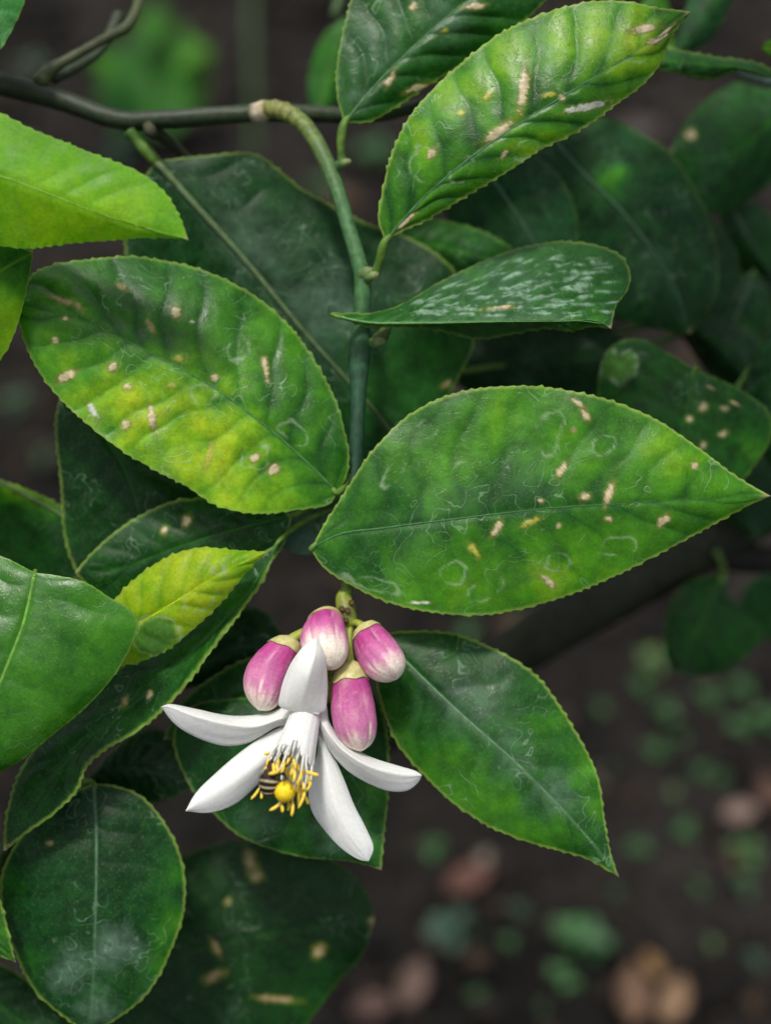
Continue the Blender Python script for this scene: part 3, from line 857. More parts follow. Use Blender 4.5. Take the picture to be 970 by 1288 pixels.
# serrated leaf beside the buds
leaf(lb, [(478, 800), (492, 795), (530, 793), (566, 795), (606, 808), (647, 828), (682, 856), (707, 891), (732, 931), (753, 977), (760, 1022), (768, 1068), (779, 1103)],
     [(478, 800), (525, 846), (581, 899), (647, 957), (702, 1012), (748, 1063), (779, 1103)],
     [(478, 800), (471, 830), (474, 865), (482, 895), (500, 937), (530, 972), (566, 1007), (611, 1037), (652, 1055), (697, 1068), (737, 1080), (763, 1094), (779, 1103)],
     [10, 6, 3, 1, 1], [5, 6, 4], [4, 4, 3], y0=.37, ya=.10, mat=M_LEAF, res=2.1, nv=9, relief=.35, seed=74, tint=(.95, .97, 1.2),
     blobs=[(545, 965, 50, .14), (600, 1005, 50, .14), (740, 965, 28, .24), (755, 1020, 22, .2), (700, 900, 30, .1), (530, 830, 80, -.12), (600, 850, 60, -.06), (660, 1045, 50, .12), (490, 900, 30, .08)],
     hazes=[(600, 890, 60, .2), (700, 1000, 45, .26), (640, 960, 50, .15)], rib=.35, ribcol=(.10, .20, .10), edge=.7, label='serrated green leaf below the big one, pointing down beside the buds', petiole=[P(441, 770, 6), P(455, 785, 9), .8])

# leaves behind the flower
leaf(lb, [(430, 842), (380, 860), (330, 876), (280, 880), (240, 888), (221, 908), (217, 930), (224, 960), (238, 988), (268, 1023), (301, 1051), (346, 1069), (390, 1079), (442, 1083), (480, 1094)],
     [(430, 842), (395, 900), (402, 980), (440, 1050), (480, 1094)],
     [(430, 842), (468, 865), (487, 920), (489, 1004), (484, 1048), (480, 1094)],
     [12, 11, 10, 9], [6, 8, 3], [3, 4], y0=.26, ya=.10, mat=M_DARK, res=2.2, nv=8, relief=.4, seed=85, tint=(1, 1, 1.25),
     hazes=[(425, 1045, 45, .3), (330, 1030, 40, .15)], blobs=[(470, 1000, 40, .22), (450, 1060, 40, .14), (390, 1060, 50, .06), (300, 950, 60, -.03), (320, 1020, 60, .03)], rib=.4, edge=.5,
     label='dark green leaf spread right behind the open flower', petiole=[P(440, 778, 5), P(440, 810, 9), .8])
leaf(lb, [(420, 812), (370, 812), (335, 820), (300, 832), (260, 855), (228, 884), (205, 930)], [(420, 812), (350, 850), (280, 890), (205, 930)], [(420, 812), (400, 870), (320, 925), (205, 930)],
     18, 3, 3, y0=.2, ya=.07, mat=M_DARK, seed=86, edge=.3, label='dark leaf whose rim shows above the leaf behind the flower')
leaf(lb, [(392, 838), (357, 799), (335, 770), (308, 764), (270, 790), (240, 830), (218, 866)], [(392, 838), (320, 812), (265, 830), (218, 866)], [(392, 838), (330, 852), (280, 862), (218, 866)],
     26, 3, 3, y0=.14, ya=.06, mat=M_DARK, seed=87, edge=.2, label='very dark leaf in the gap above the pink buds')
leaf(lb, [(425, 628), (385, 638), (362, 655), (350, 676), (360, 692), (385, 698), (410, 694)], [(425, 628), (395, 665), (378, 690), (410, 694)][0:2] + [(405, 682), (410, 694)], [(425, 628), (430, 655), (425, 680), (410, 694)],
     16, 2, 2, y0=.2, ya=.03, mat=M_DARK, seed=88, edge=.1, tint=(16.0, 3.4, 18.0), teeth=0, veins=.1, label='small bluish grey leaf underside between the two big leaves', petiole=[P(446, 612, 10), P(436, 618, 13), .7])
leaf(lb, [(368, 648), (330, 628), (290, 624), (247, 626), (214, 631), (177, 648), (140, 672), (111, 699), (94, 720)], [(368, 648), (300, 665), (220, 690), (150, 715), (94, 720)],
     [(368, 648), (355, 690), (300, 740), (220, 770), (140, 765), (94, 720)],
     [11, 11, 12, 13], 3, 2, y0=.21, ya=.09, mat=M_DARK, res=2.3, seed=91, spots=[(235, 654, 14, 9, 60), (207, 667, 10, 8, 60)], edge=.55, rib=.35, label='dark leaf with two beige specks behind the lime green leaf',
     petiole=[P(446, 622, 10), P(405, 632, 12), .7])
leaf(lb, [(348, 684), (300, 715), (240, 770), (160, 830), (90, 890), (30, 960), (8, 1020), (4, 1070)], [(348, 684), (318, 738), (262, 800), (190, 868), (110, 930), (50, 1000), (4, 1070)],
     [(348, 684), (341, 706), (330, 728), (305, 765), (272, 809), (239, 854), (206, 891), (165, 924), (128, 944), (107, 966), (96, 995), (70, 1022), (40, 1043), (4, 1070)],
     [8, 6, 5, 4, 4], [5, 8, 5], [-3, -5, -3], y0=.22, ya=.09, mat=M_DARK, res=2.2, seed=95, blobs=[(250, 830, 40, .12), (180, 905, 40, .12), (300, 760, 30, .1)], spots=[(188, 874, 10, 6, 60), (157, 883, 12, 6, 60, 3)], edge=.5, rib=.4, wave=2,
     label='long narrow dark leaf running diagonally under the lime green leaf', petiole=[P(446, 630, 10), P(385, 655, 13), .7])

# ------------------------------------------------------------------ shoots at the side
ls = thing('lemon_shoot', 'lemon shoot at the picture edge with glossy, lime green and dark leaves', 'lemon shoot', P(-120, 1340, 30))
tube('stem', P([-120, -60, 20, 70, 110, 150], [1340, 1200, 1040, 900, 790, 720], [30, 24, 20, 18, 17, 20]), [2.0, 1.7, 1.5, 1.2], M_STEM, ls, seg=12, n=60, col=(.04, .085, .03), rough=.06)
leaf(ls, [(44, 720), (0, 699), (-60, 690), (-120, 720), (-160, 800), (-160, 900), (-130, 1000), (-90, 1080)],
     [(44, 720), (29, 784), (0, 858), (-35, 950), (-90, 1080)],
     [(44, 720), (74, 724), (107, 732), (140, 752), (165, 767), (174, 783), (166, 812), (144, 850), (111, 887), (62, 928), (25, 957), (-20, 985), (-50, 1030), (-90, 1080)],
     [-10, -15, -17, -15], [8, 8], [3, 6, 3], y0=.44, ya=.06, mat=M_GLOSS, res=2.2, seed=101, relief=.4, nv=8, edge=.35, rib=.5, ribcol=(.10, .24, .03), teeth=.9, blobs=[(120, 760, 60, .06), (60, 900, 60, .04)],
     label='big glossy mid green leaf cut by the picture edge', petiole=[P(80, 830, 16), P(46, 740, 4), .8])
leaf(ls, [(118, 812), (128, 775), (146, 752), (165, 732), (194, 710), (223, 695), (256, 688), (289, 691), (337, 694)],
     [(118, 812), (173, 785), (231, 750), (289, 715), (337, 694)],
     [(118, 812), (135, 832), (159, 836), (186, 829), (214, 815), (243, 792), (272, 765), (297, 736), (318, 712), (337, 694)],
     [4, 0, -2, -2], [3, 4], [2, 3], y0=.84, ya=.13, inter=.7, mat=M_SOFT, res=1.9, nv=8, relief=.5, seed=112, spots=[(196, 803, 56, 44, -20, 5), (256, 742, 62, 34, 50, 6)], blobs=[(195, 812, 30, -.2), (150, 740, 30, .1), (230, 710, 40, .12), (300, 705, 20, -.2)],
     edge=.4, rib=.25, label='small lime green leaf with darker patches, lying over the long dark leaf', petiole=[P(95, 840, 17), P(105, 825, 9), .7])
leaf(ls, [(80, 480), (70, 520), (69, 545), (74, 598), (78, 640), (80, 672), (96, 720), (150, 790)], [(80, 480), (120, 535), (152, 582), (175, 645), (180, 720), (150, 790)],
     [(80, 480), (160, 510), (230, 560), (260, 640), (230, 740), (150, 790)],
     [17, 17, 18, 19], [3, 4], [3, 4], y0=.17, ya=.09, mat=M_DARK, res=2.3, seed=123, edge=.5, rib=.3, wave=2, label='dark leaf hanging behind the mottled leaf, with a wavy pale rim', petiole=[P(150, 722, 20), P(120, 600, 26), .7])
leaf(ls, [(118, 985), (76, 1003), (30, 1046), (6, 1086), (0, 1117), (5, 1162), (20, 1202), (45, 1248), (90, 1286), (112, 1300)], [(118, 985), (121, 1050), (120, 1140), (117, 1230), (112, 1300)],
     [(118, 985), (146, 988), (177, 1000), (202, 1026), (222, 1061), (232, 1096), (232, 1142), (217, 1192), (187, 1248), (140, 1286), (112, 1300)],
     [13, 9, 7, 8, 10], [4, 5], [4, 5], y0=.2, ya=.08, mat=M_DARK, res=2.2, seed=134, tint=(1, 1, 1.35), blobs=[(222, 1160, 30, .3), (200, 1215, 26, .26), (222, 1100, 20, .2), (20, 1110, 26, .14), (40, 1210, 20, .14), (110, 1080, 70, -.04), (130, 1250, 30, .1)],
     spots=[(62, 1060, 8, 5, 0, 3)], hazes=[(150, 1190, 42, .34), (85, 1215, 42, .3), (125, 1265, 40, .26)], rib=.45, ribcol=(.06, .13, .07), edge=.6, label='rounded dark green leaf near the lower corner with a pale midrib', petiole=[P(40, 1000, 20), P(85, 985, 18), .8])
leaf(ls, [(-60, 1010), (-30, 1060), (0, 1130), (12, 1175), (20, 1210)], [(-60, 1010), (-60, 1090), (-30, 1160), (20, 1210)], [(-60, 1010), (-110, 1080), (-80, 1170), (20, 1210)],
     2, 2, 2, y0=.42, ya=.06, mat=M_LEAF, seed=140, label='sliver of a green leaf at the picture edge beside the rounded dark leaf', petiole=[P(-40, 1150, 22), P(-70, 1000, 12), .8])
leaf(ls, [(-60, 1190), (-10, 1205), (40, 1235), (90, 1280), (120, 1330)], [(-60, 1190), (-10, 1255), (50, 1300), (120, 1330)], [(-60, 1190), (-60, 1290), (20, 1350), (120, 1330)],
     24, 3, 3, y0=.16, ya=.06, mat=M_DARK, seed=141, edge=.35, label='dark leaf filling the bottom corner below the rounded leaf', petiole=[P(-100, 1280, 27), P(-80, 1220, 26), .8])
leaf(ls, [(100, 990), (140, 945), (190, 915), (230, 940), (245, 985)], [(100, 990), (160, 965), (245, 985)], [(100, 990), (160, 1010), (215, 1005), (245, 985)],
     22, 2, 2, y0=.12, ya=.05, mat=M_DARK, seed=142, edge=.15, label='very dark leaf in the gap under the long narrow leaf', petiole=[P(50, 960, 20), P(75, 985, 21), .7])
leaf(ls, [(60, 1340), (90, 1240), (150, 1120), (232, 1074), (303, 1056), (380, 1062), (444, 1100), (466, 1132), (471, 1158)],
     [(60, 1340), (150, 1250), (250, 1195), (360, 1170), (471, 1158)], [(60, 1340), (160, 1370), (280, 1360), (370, 1305), (424, 1238), (455, 1202), (471, 1158)],
     [40, 40, 42, 44], [5, 6], [5, 6], y0=.13, ya=.06, mat=M_DARK, res=2.8, seed=150, spots=[(316, 1085, 26, 12, -70, 3), (322, 1102, 14, 12, 0, 3), (272, 1192, 26, 7, -60, 3), (270, 1227, 24, 10, 25, 3), (401, 1196, 15, 13, 50, 3), (348, 1256, 46, 7, -5, 3), (286, 1134, 8, 7, 60, 3)],
     edge=.1, blobs=[(400, 1270, 50, .14), (455, 1120, 30, .06)], label='broad blurred dark leaf with tan scars at the bottom of the picture', petiole=[P(-90, 1300, 28), P(-10, 1350, 38), .9])
leaf(ls, [(-120, 560), (-60, 570), (0, 602), (25, 611), (78, 636), (110, 665), (130, 690)], [(-120, 560), (-40, 590), (20, 618), (78, 650), (130, 690)],
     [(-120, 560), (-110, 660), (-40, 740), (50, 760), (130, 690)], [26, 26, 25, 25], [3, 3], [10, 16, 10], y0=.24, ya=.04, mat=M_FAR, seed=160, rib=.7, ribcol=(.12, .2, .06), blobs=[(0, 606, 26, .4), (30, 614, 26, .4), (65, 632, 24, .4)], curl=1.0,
     label='shaded leaf with a pale upper rim at the picture edge, behind the glossy leaf', petiole=[P(-100, 700, 28), P(-130, 600, 27), .9])

lu = thing('bright_lemon_shoot', 'sunlit lemon shoot reaching in from the picture edge with bright yellow green leaves', 'lemon shoot', P(-330, 160, -14))
tube('stem', P([-330, -280, -240, -200, -170], [-120, 20, 140, 260, 400], [-2, -10, -16, -14, -6]), [2.0, 1.8, 1.6, 1.3], M_STEM, lu, seg=12, n=40, col=(.06, .13, .03))
leaf(lu, [(-200, 180), (-150, 120), (-80, 118), (0, 142), (30, 158), (75, 177), (115, 192), (155, 207), (185, 222), (210, 245), (225, 270), (237, 302)],
     [(-200, 180), (-100, 196), (0, 222), (75, 250), (150, 278), (200, 292), (237, 302)],
     [(-200, 180), (-160, 250), (-100, 296), (0, 310), (35, 313), (100, 306), (150, 302), (195, 300), (237, 302)],
     [-20, -24, -25, -24], [2, 3], [6, 8, 5], y0=.76, ya=.06, mat=M_SOFT, res=2.2, nv=10, relief=.3, seed=170, blobs=[(60, 280, 70, .12), (150, 290, 50, .1), (180, 250, 40, .04)], edge=.3, rib=.3, ribcol=(.14, .30, .02), curl=1.1, veins=.3, tint=(.72, 1, .6),
     label='bright yellow green leaf in front of the dark bough', petiole=[P(-240, 150, -16), P(-220, 165, -18), 1.0])
leaf(lu, [(-180, 330), (-100, 300), (-40, 300), (20, 308), (42, 316)], [(-180, 330), (-100, 350), (-20, 350), (10, 335), (42, 316)], [(-180, 330), (-130, 430), (-60, 475), (0, 452), (18, 420), (34, 365), (42, 316)],
     [-14, -12, -8], [2, 2], [4, 6], y0=.56, ya=.10, mat=M_SOFT, res=2.2, seed=172, blobs=[(10, 420, 50, .22), (20, 330, 40, -.2)], edge=.4, label='yellow green leaf end hanging below the bright leaf at the picture edge', petiole=[P(-185, 340, -10), P(-184, 335, -12), .9])
leaf(lu, [(-130, -60), (-70, -110), (10, -80), (33, -10), (22, 25), (4, 58), (-8, 72)], [(-130, -60), (-60, -30), (-25, 20), (-8, 72)], [(-130, -60), (-110, 0), (-60, 50), (-8, 72)],
     4, 2, 2, y0=.3, ya=.03, mat=M_DARK, seed=175, teeth=1.2, tint=(4.0, 2.4, 6.0), edge=.2, label='pale grey green leaf tip in the top corner', petiole=[P(-290, 0, -9), P(-200, -60, -2), .9])

# ------------------------------------------------------------------ shaded growth behind, its shade also put into dark leaf colours
rb = thing('shaded_lemon_branch', 'thick dark lemon bough in the blurred distance with deep green leaves', 'lemon branch', P(1120, 560, 120))
tube('bough', P([1120, 1040, 960, 890, 800, 700, 620, 540, 450], [545, 592, 640, 680, 732, 790, 838, 884, 940], [125, 120, 116, 113, 110, 108, 108, 110, 112]),
     [9, 8.6, 8.4, 8.0, 7.8, 7.4, 7, 6.5], M_BARK, rb, seg=18, n=110, col=[[.016, .018, .012], [.020, .024, .014], [.016, .018, .012]], rough=.08, seed=30)
tube('side_bough', P([905, 940, 985, 1060], [697, 704, 702, 690], [112, 116, 122, 130]), [4.5, 4.2, 4.0], M_BARK, rb, seg=14, n=30, col=(.014, .014, .012), rough=.08, seed=31)
tube('twig', P([930, 925, 905, 880, 850, 760, 690, 640], [655, 560, 480, 440, 400, 330, 230, 140], [112, 100, 90, 84, 80, 74, 66, 60]), [2.6, 2.2, 1.8, 1.5], M_STEM, rb, seg=10, n=60, col=(.025, .05, .022))
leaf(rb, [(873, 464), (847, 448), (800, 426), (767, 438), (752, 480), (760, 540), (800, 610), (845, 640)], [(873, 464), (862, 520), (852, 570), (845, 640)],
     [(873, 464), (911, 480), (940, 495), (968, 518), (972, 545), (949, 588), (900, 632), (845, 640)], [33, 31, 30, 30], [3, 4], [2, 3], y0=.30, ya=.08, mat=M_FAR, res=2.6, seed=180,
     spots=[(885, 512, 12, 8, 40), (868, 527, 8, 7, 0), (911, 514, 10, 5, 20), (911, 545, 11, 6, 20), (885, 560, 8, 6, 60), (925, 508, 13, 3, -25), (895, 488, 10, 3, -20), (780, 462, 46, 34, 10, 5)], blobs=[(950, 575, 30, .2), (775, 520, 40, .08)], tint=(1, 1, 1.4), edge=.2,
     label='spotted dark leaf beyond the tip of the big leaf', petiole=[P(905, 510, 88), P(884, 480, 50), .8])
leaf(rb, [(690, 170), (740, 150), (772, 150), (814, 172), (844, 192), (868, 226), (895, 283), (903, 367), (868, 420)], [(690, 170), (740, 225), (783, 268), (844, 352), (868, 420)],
     [(690, 170), (660, 230), (690, 330), (768, 397), (814, 413), (868, 420)], [52, 50, 52, 54], [5, 6], [5, 6], y0=.17, ya=.06, mat=M_FAR, res=3, seed=182, tint=(1, 1, 1.5), edge=.1, blobs=[(766, 226, 22, .34), (784, 212, 12, .2)], rib=.6, proud=.2, ribcol=(.035, .085, .045),  # blobs paint a patch of sunlight into the blade colour
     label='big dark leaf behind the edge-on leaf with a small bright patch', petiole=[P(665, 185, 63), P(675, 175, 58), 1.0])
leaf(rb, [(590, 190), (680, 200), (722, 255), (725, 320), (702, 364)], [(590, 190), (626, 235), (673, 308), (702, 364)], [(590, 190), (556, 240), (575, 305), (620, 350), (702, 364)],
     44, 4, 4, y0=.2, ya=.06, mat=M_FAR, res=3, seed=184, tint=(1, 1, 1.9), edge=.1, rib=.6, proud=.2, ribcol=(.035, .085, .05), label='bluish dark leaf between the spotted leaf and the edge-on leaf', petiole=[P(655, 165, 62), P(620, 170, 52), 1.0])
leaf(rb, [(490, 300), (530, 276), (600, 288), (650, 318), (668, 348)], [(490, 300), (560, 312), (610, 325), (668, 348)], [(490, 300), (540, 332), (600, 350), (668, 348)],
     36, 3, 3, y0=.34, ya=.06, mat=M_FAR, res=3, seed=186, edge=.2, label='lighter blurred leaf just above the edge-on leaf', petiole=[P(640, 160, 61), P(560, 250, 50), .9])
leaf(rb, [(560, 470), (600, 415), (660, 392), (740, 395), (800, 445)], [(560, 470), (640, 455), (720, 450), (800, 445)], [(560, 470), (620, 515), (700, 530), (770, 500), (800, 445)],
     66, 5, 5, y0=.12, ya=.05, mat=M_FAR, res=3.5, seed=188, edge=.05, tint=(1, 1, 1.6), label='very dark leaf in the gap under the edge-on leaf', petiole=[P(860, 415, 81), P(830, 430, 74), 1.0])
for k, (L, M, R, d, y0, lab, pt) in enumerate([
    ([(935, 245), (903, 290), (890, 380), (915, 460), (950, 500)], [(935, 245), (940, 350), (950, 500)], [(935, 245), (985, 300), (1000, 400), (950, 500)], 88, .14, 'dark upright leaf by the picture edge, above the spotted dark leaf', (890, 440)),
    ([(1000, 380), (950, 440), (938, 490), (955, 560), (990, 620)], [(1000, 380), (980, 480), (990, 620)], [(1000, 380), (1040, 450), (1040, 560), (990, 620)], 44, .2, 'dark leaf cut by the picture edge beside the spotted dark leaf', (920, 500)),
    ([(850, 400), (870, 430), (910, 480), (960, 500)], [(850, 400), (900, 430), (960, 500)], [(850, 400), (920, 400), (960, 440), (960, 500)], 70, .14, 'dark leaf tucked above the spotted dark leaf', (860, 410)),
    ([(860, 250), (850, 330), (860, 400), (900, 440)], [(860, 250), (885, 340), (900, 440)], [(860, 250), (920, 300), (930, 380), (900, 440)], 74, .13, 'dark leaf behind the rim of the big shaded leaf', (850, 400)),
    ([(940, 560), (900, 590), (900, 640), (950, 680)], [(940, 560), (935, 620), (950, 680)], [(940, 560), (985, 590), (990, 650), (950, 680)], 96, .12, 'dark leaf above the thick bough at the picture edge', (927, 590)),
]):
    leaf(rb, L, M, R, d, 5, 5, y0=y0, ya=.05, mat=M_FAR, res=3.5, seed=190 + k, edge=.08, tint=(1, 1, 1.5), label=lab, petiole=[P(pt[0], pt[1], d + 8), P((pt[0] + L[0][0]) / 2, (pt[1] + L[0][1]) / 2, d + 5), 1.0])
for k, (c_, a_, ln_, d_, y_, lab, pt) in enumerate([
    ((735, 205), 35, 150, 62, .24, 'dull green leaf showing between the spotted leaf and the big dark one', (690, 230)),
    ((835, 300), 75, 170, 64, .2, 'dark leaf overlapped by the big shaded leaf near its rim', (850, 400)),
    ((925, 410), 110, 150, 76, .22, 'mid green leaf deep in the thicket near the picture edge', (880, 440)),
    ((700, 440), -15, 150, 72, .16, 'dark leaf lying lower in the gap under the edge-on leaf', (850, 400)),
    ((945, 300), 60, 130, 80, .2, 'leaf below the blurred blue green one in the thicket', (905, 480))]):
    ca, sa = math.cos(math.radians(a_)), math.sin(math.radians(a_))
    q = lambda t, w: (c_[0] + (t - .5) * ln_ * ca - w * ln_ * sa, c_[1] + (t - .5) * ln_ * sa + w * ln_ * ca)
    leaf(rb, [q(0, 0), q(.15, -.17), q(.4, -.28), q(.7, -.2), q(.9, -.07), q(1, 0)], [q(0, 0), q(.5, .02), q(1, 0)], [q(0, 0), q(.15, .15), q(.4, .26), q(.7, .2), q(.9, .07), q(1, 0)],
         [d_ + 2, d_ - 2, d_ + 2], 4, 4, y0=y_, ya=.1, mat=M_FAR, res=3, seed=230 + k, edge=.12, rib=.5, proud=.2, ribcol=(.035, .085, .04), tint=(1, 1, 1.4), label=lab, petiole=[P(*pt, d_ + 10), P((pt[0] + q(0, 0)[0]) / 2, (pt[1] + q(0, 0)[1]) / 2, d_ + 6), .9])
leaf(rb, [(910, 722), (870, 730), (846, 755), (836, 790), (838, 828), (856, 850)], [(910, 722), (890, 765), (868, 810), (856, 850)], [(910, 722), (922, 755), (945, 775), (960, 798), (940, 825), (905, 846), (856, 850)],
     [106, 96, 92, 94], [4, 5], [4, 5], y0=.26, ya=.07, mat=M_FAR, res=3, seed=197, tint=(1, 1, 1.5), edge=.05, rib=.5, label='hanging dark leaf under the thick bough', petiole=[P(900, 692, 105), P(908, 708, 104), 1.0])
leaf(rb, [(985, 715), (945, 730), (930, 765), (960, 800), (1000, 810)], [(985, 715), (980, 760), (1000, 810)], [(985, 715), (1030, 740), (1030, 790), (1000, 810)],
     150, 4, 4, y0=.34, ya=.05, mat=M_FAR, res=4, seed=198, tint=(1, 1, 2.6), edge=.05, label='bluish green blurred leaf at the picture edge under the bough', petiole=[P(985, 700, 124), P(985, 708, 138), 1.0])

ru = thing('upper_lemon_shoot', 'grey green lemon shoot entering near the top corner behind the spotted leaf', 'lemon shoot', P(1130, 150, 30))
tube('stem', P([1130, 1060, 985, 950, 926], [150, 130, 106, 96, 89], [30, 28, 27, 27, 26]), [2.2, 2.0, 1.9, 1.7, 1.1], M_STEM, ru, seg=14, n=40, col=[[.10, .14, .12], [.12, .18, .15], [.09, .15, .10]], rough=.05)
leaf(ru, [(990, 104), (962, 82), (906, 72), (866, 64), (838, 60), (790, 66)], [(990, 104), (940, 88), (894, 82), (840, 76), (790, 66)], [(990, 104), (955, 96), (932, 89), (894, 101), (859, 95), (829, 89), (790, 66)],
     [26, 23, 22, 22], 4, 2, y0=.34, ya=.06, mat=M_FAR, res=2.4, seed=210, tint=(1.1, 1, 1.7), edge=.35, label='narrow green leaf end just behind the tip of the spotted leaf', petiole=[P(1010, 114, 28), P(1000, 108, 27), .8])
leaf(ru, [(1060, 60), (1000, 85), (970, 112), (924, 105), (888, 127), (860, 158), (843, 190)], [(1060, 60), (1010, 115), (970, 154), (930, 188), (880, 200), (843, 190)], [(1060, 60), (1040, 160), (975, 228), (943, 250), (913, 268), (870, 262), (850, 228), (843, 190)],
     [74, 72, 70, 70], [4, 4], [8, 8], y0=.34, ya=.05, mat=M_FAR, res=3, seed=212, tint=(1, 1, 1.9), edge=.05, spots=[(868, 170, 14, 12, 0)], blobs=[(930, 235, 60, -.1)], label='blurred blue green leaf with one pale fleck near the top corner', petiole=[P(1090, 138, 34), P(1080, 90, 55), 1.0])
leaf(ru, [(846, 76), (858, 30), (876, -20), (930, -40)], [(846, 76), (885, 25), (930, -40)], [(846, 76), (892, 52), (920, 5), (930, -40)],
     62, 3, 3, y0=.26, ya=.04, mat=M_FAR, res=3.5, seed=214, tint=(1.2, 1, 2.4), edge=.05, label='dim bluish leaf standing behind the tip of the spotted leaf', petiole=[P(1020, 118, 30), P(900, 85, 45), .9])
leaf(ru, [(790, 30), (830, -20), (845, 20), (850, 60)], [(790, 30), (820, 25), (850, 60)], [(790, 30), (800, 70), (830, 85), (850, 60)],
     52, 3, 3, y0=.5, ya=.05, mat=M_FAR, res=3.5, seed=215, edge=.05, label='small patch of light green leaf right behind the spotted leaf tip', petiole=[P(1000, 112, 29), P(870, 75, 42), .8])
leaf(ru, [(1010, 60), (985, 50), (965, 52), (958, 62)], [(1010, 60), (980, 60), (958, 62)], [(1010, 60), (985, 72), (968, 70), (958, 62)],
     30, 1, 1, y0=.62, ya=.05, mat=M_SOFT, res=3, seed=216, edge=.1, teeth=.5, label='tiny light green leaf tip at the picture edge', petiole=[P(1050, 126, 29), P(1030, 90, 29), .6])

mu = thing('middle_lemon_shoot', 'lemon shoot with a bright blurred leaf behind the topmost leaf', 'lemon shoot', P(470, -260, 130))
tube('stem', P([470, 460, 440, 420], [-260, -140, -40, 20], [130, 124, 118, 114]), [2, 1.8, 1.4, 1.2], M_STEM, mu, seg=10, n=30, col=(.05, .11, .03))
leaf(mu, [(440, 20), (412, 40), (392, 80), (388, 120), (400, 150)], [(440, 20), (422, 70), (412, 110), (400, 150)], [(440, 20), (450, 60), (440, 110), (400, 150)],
     110, 4, 4, y0=.42, ya=.05, mat=M_FAR, res=3.5, seed=220, edge=.05, label='bright blurred green leaf beside the topmost leaf')

# ------------------------------------------------------------------ the open flower
fl = thing('lemon_flower', 'open white lemon flower with five waxy petals and yellow anthers', 'flower', P(392, 884, -1))


def petal(L, M, R, dM, dL, dR, thick=.55, curl=1.5, seed=0, label=None, ridge=.22):
    XY, D, U, T, HW, ln = sheet(L, M, R, dM, dL, dR, 1.9, 0, seed=seed, curl=curl)
    X, Y = XY[..., 0], XY[..., 1]
    A = np.abs(U)
    V = P(X, Y, D)
    N = grid_normals(V)
    rel = ridge * (fbm(U * 7, T * 2.2, seed + 1, 3) - .5) + .08 * (fbm(X / 14, Y / 14, seed + 2) - .5)
    V = V + N * (rel * 1e-3)[..., None]
    th = thick * 1e-3 * np.clip(1 - A ** 4, 0.12, 1) * np.clip(np.minimum(T * 6, (1 - T) * 7), .15, 1)
    Vb = V - N * th[..., None]
    nr, nc = X.shape
    f = grid_faces(nr, nc)
    n = nr * nc
    k = np.arange(nr - 1)
    j = np.arange(nc - 1)
    rim = [np.stack([k * nc, (k + 1) * nc, n + (k + 1) * nc, n + k * nc], 1),
           np.stack([k * nc + nc - 1, n + k * nc + nc - 1, n + (k + 1) * nc + nc - 1, (k + 1) * nc + nc - 1], 1),
           np.stack([j, n + j, n + j + 1, j + 1], 1),
           np.stack([(nr - 1) * nc + j, (nr - 1) * nc + j + 1, n + (nr - 1) * nc + j + 1, n + (nr - 1) * nc + j], 1)]
    c = np.array([.91, .90, .85]) * (.90 + .16 * fbm(U * 13, T * 2.5, seed + 3))[..., None] * (1 - .07 * np.exp(-(U / .06) ** 2))[..., None]
    base = sstep(.16, .0, T)[..., None]
    c = c * (1 - base * .3) + np.array([.72, .76, .55]) * base * .3
    cb = c * np.array([.98, .93, .95])
    o = obj('petal', np.vstack([V.reshape(-1, 3), Vb.reshape(-1, 3)]), np.vstack([f, f[:, ::-1] + n] + rim), M_PETAL, fl, np.vstack([c.reshape(-1, 3), cb.reshape(-1, 3)]), origin=V[0, nc // 2])
    if label:
        o['label'] = label
    return o


petal([(388, 893), (366, 886), (338, 896), (294, 900), (246, 891), (212, 885), (202, 889)], [(388, 897), (353, 904), (324, 913), (294, 911), (246, 900), (214, 889), (202, 889)],
      [(388, 902), (360, 911), (346, 915), (312, 934), (283, 938), (246, 927), (220, 911), (202, 889)], [-4, -7, -8, -7, -5], [3, 5, 4], [2, 4, 4], seed=601, curl=1.2, label='boat shaped petal stretched out sideways')
petal([(372, 905), (346, 917), (312, 938), (272, 971), (246, 997), (233, 1020)], [(372, 910), (342, 945), (305, 975), (262, 1003), (233, 1020)],
      [(372, 918), (352, 950), (334, 975), (318, 993), (294, 1012), (264, 1022), (233, 1020)], [-3, -6, -8, -9, -9], [2, 3, 2], [2, 3, 2], seed=602, label='petal slanting down on the bee side')
petal([(392, 905), (400, 940), (392, 970), (388, 995), (392, 1019), (409, 1045), (431, 1068), (452, 1081), (464, 1083)], [(394, 905), (410, 960), (422, 1010), (440, 1050), (464, 1083)],
      [(398, 905), (420, 950), (434, 982), (446, 1012), (461, 1042), (470, 1066), (464, 1083)], [-3, -6, -9, -10, -9], [3, 4, 2], [2, 3, 2], seed=603, label='broad petal hanging straight down')
petal([(398, 886), (409, 884), (415, 909), (435, 933), (465, 951), (498, 962), (524, 970), (531, 975)], [(396, 894), (408, 915), (432, 943), (465, 963), (498, 972), (522, 975), (531, 975)],
      [(392, 900), (402, 915), (413, 941), (435, 967), (465, 986), (490, 995), (513, 994), (527, 983), (531, 975)], [-5, -8, -9, -8, -6], [3, 5, 3], [2, 4, 4], seed=604, curl=1.2, label='boat shaped petal curving towards the serrated leaf')
petal([(362, 893), (351, 888), (352, 871), (359, 848), (369, 828), (385, 809), (399, 801)], [(381, 896), (382, 880), (388, 850), (396, 820), (399, 801)],
      [(400, 898), (409, 894), (412, 876), (412, 850), (409, 828), (399, 801)], [-9, -13, -15, -14, -10], [3, 4, 2], [5, 6, 2], seed=605, curl=1.4, label='upright petal covering part of the pink buds')

